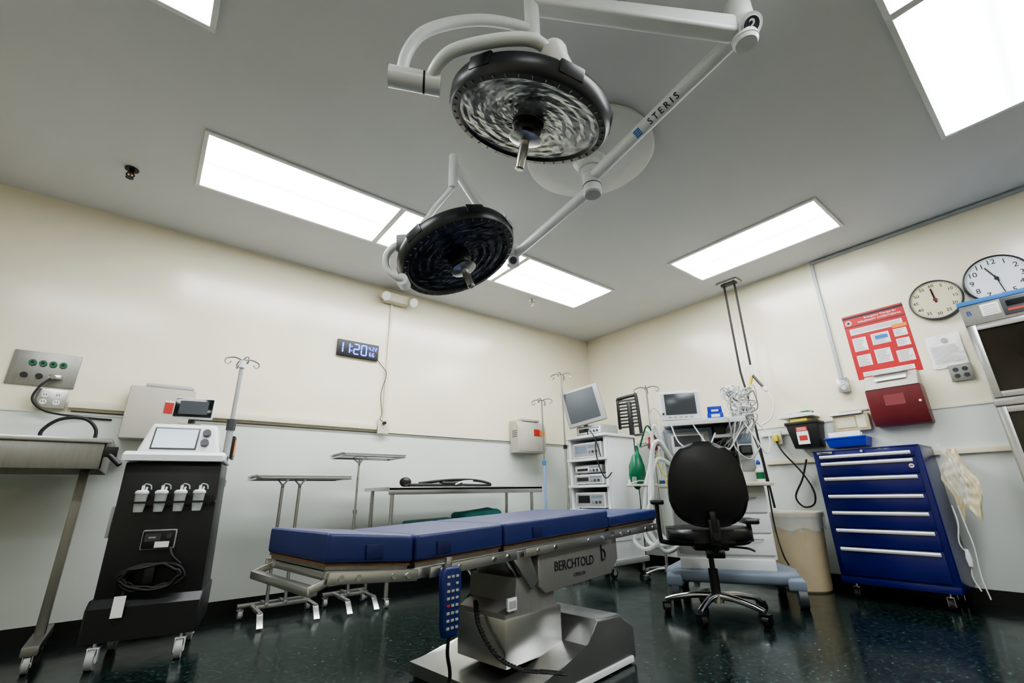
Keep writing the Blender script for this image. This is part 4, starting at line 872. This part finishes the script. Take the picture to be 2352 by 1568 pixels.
a=M();seg(a,'1',-.185,-.045,.045,.09,blueled,.009);seg(a,'1',-.125,-.045,.045,.09,blueled,.009);seg(a,'2',-.042,-.045,.045,.09,blueled,.009);seg(a,'0',.025,-.045,.045,.09,blueled,.009)
for z in (-.02,.02): a.box(-.066,-.057,-.0325,-.030,z-.004,z+.004,blueled)
for i,ch in enumerate("422"): seg(a,ch,.092+.026*i+(.008 if i else 0),.012,.013,.030,blueled,.0035)
for i,ch in enumerate("66"): seg(a,ch,.100+.028*i,-.044,.015,.032,blueled,.0035)
a.box(.112,.115,-.0325,-.03,.010,.014,blueled);a.obj("digits",T,"glowing blue digits")
# emergency light
T=thing("emergency_light",(-2.77,0,2.535),0,"beige emergency light unit with twin lamps","emergency light")
a=M();a.box(-.12,.12,-.09,G,-.045,.045,beige,.012,seg=3);a.obj("housing",T)
for x in (-.14,.14):
    a=M();a.cyl((x,-.06,.01),(x+.01,-.14,-.03),.032,beige,r2=.045,n=24);a.cyl((x+.01,-.14,-.03),(x+.0102,-.142,-.031),.04,whiteplas,n=24);a.cyl((x*.8,-.05,.02),(x,-.07,.01),.012,beige);a.obj("lamp",T)
a=M();a.box(-2.80,-2.78,-.02,G,1.38,2.49,raceway,.002);solo(a,"wall_conduit","vertical cream surface conduit on the wall","conduit")
a=M();a.box(-4.82,-2.85,-.036,G,1.278,1.325,raceway,.004);solo(a,"wall_raceway","long cream surface raceway along the wall","raceway")
T=outlet((-2.80,0,1.31),0,.09,.12,beige,"cream wall outlet with black plug")
a=M();a.cyl((.0,-.08,.025),(0,-.05,.025),.014,black);a.obj("plug",T,"black plug")
a=M();a.tube([(-2.80,-.07,1.335),(-2.84,-.06,1.37),(-2.82,-.04,1.42),(-2.83,-.012,1.6),(-2.80,-.03,1.78),(-2.83,-.012,1.85),(-2.90,-.012,1.92)],.003,ink,8,6);solo(a,"clock_cord","thin black cord from clock to outlet","cable")
a=M();a.tube([(-4.8,-.018,1.258),(-4.0,-.018,1.256),(-3.0,-.018,1.255),(-2.0,-.018,1.254),(-1.0,-.018,1.256),(-.4,-.018,1.255)],.004,rubber,4,8);solo(a,"wall_cable","black cable running along the wall panel edge","cable")
# ------------------------------------------------------------------ camera
cam=bpy.data.cameras.new("camera");co=bpy.data.objects.new("camera",cam);COL.objects.link(co)
f=1025.70;th=.32994;ro=-.02021;ph=.89623
fh=V((math.cos(ph),math.sin(ph),0));rh=V((math.sin(ph),-math.cos(ph),0));z=V((0,0,1))
w=math.cos(th)*fh+math.sin(th)*z;u0=-math.sin(th)*fh+math.cos(th)*z
r=math.cos(ro)*rh+math.sin(ro)*u0;u=-math.sin(ro)*rh+math.cos(ro)*u0
R=Matrix((r,u,-w)).transposed().to_4x4();co.matrix_world=Matrix.Translation(CAM)@R
cam.sensor_fit='HORIZONTAL';cam.sensor_width=36;cam.lens=36*f/2352;cam.clip_start=.02
bpy.context.scene.camera=co
wd=bpy.data.worlds.new("world");bpy.context.scene.world=wd;wd.use_nodes=True
wd.node_tree.nodes["Background"].inputs[0].default_value=(.5,.55,.6,1);wd.node_tree.nodes["Background"].inputs[1].default_value=.1
try: bpy.context.scene.view_settings.look='AgX - Medium High Contrast'
except Exception: pass
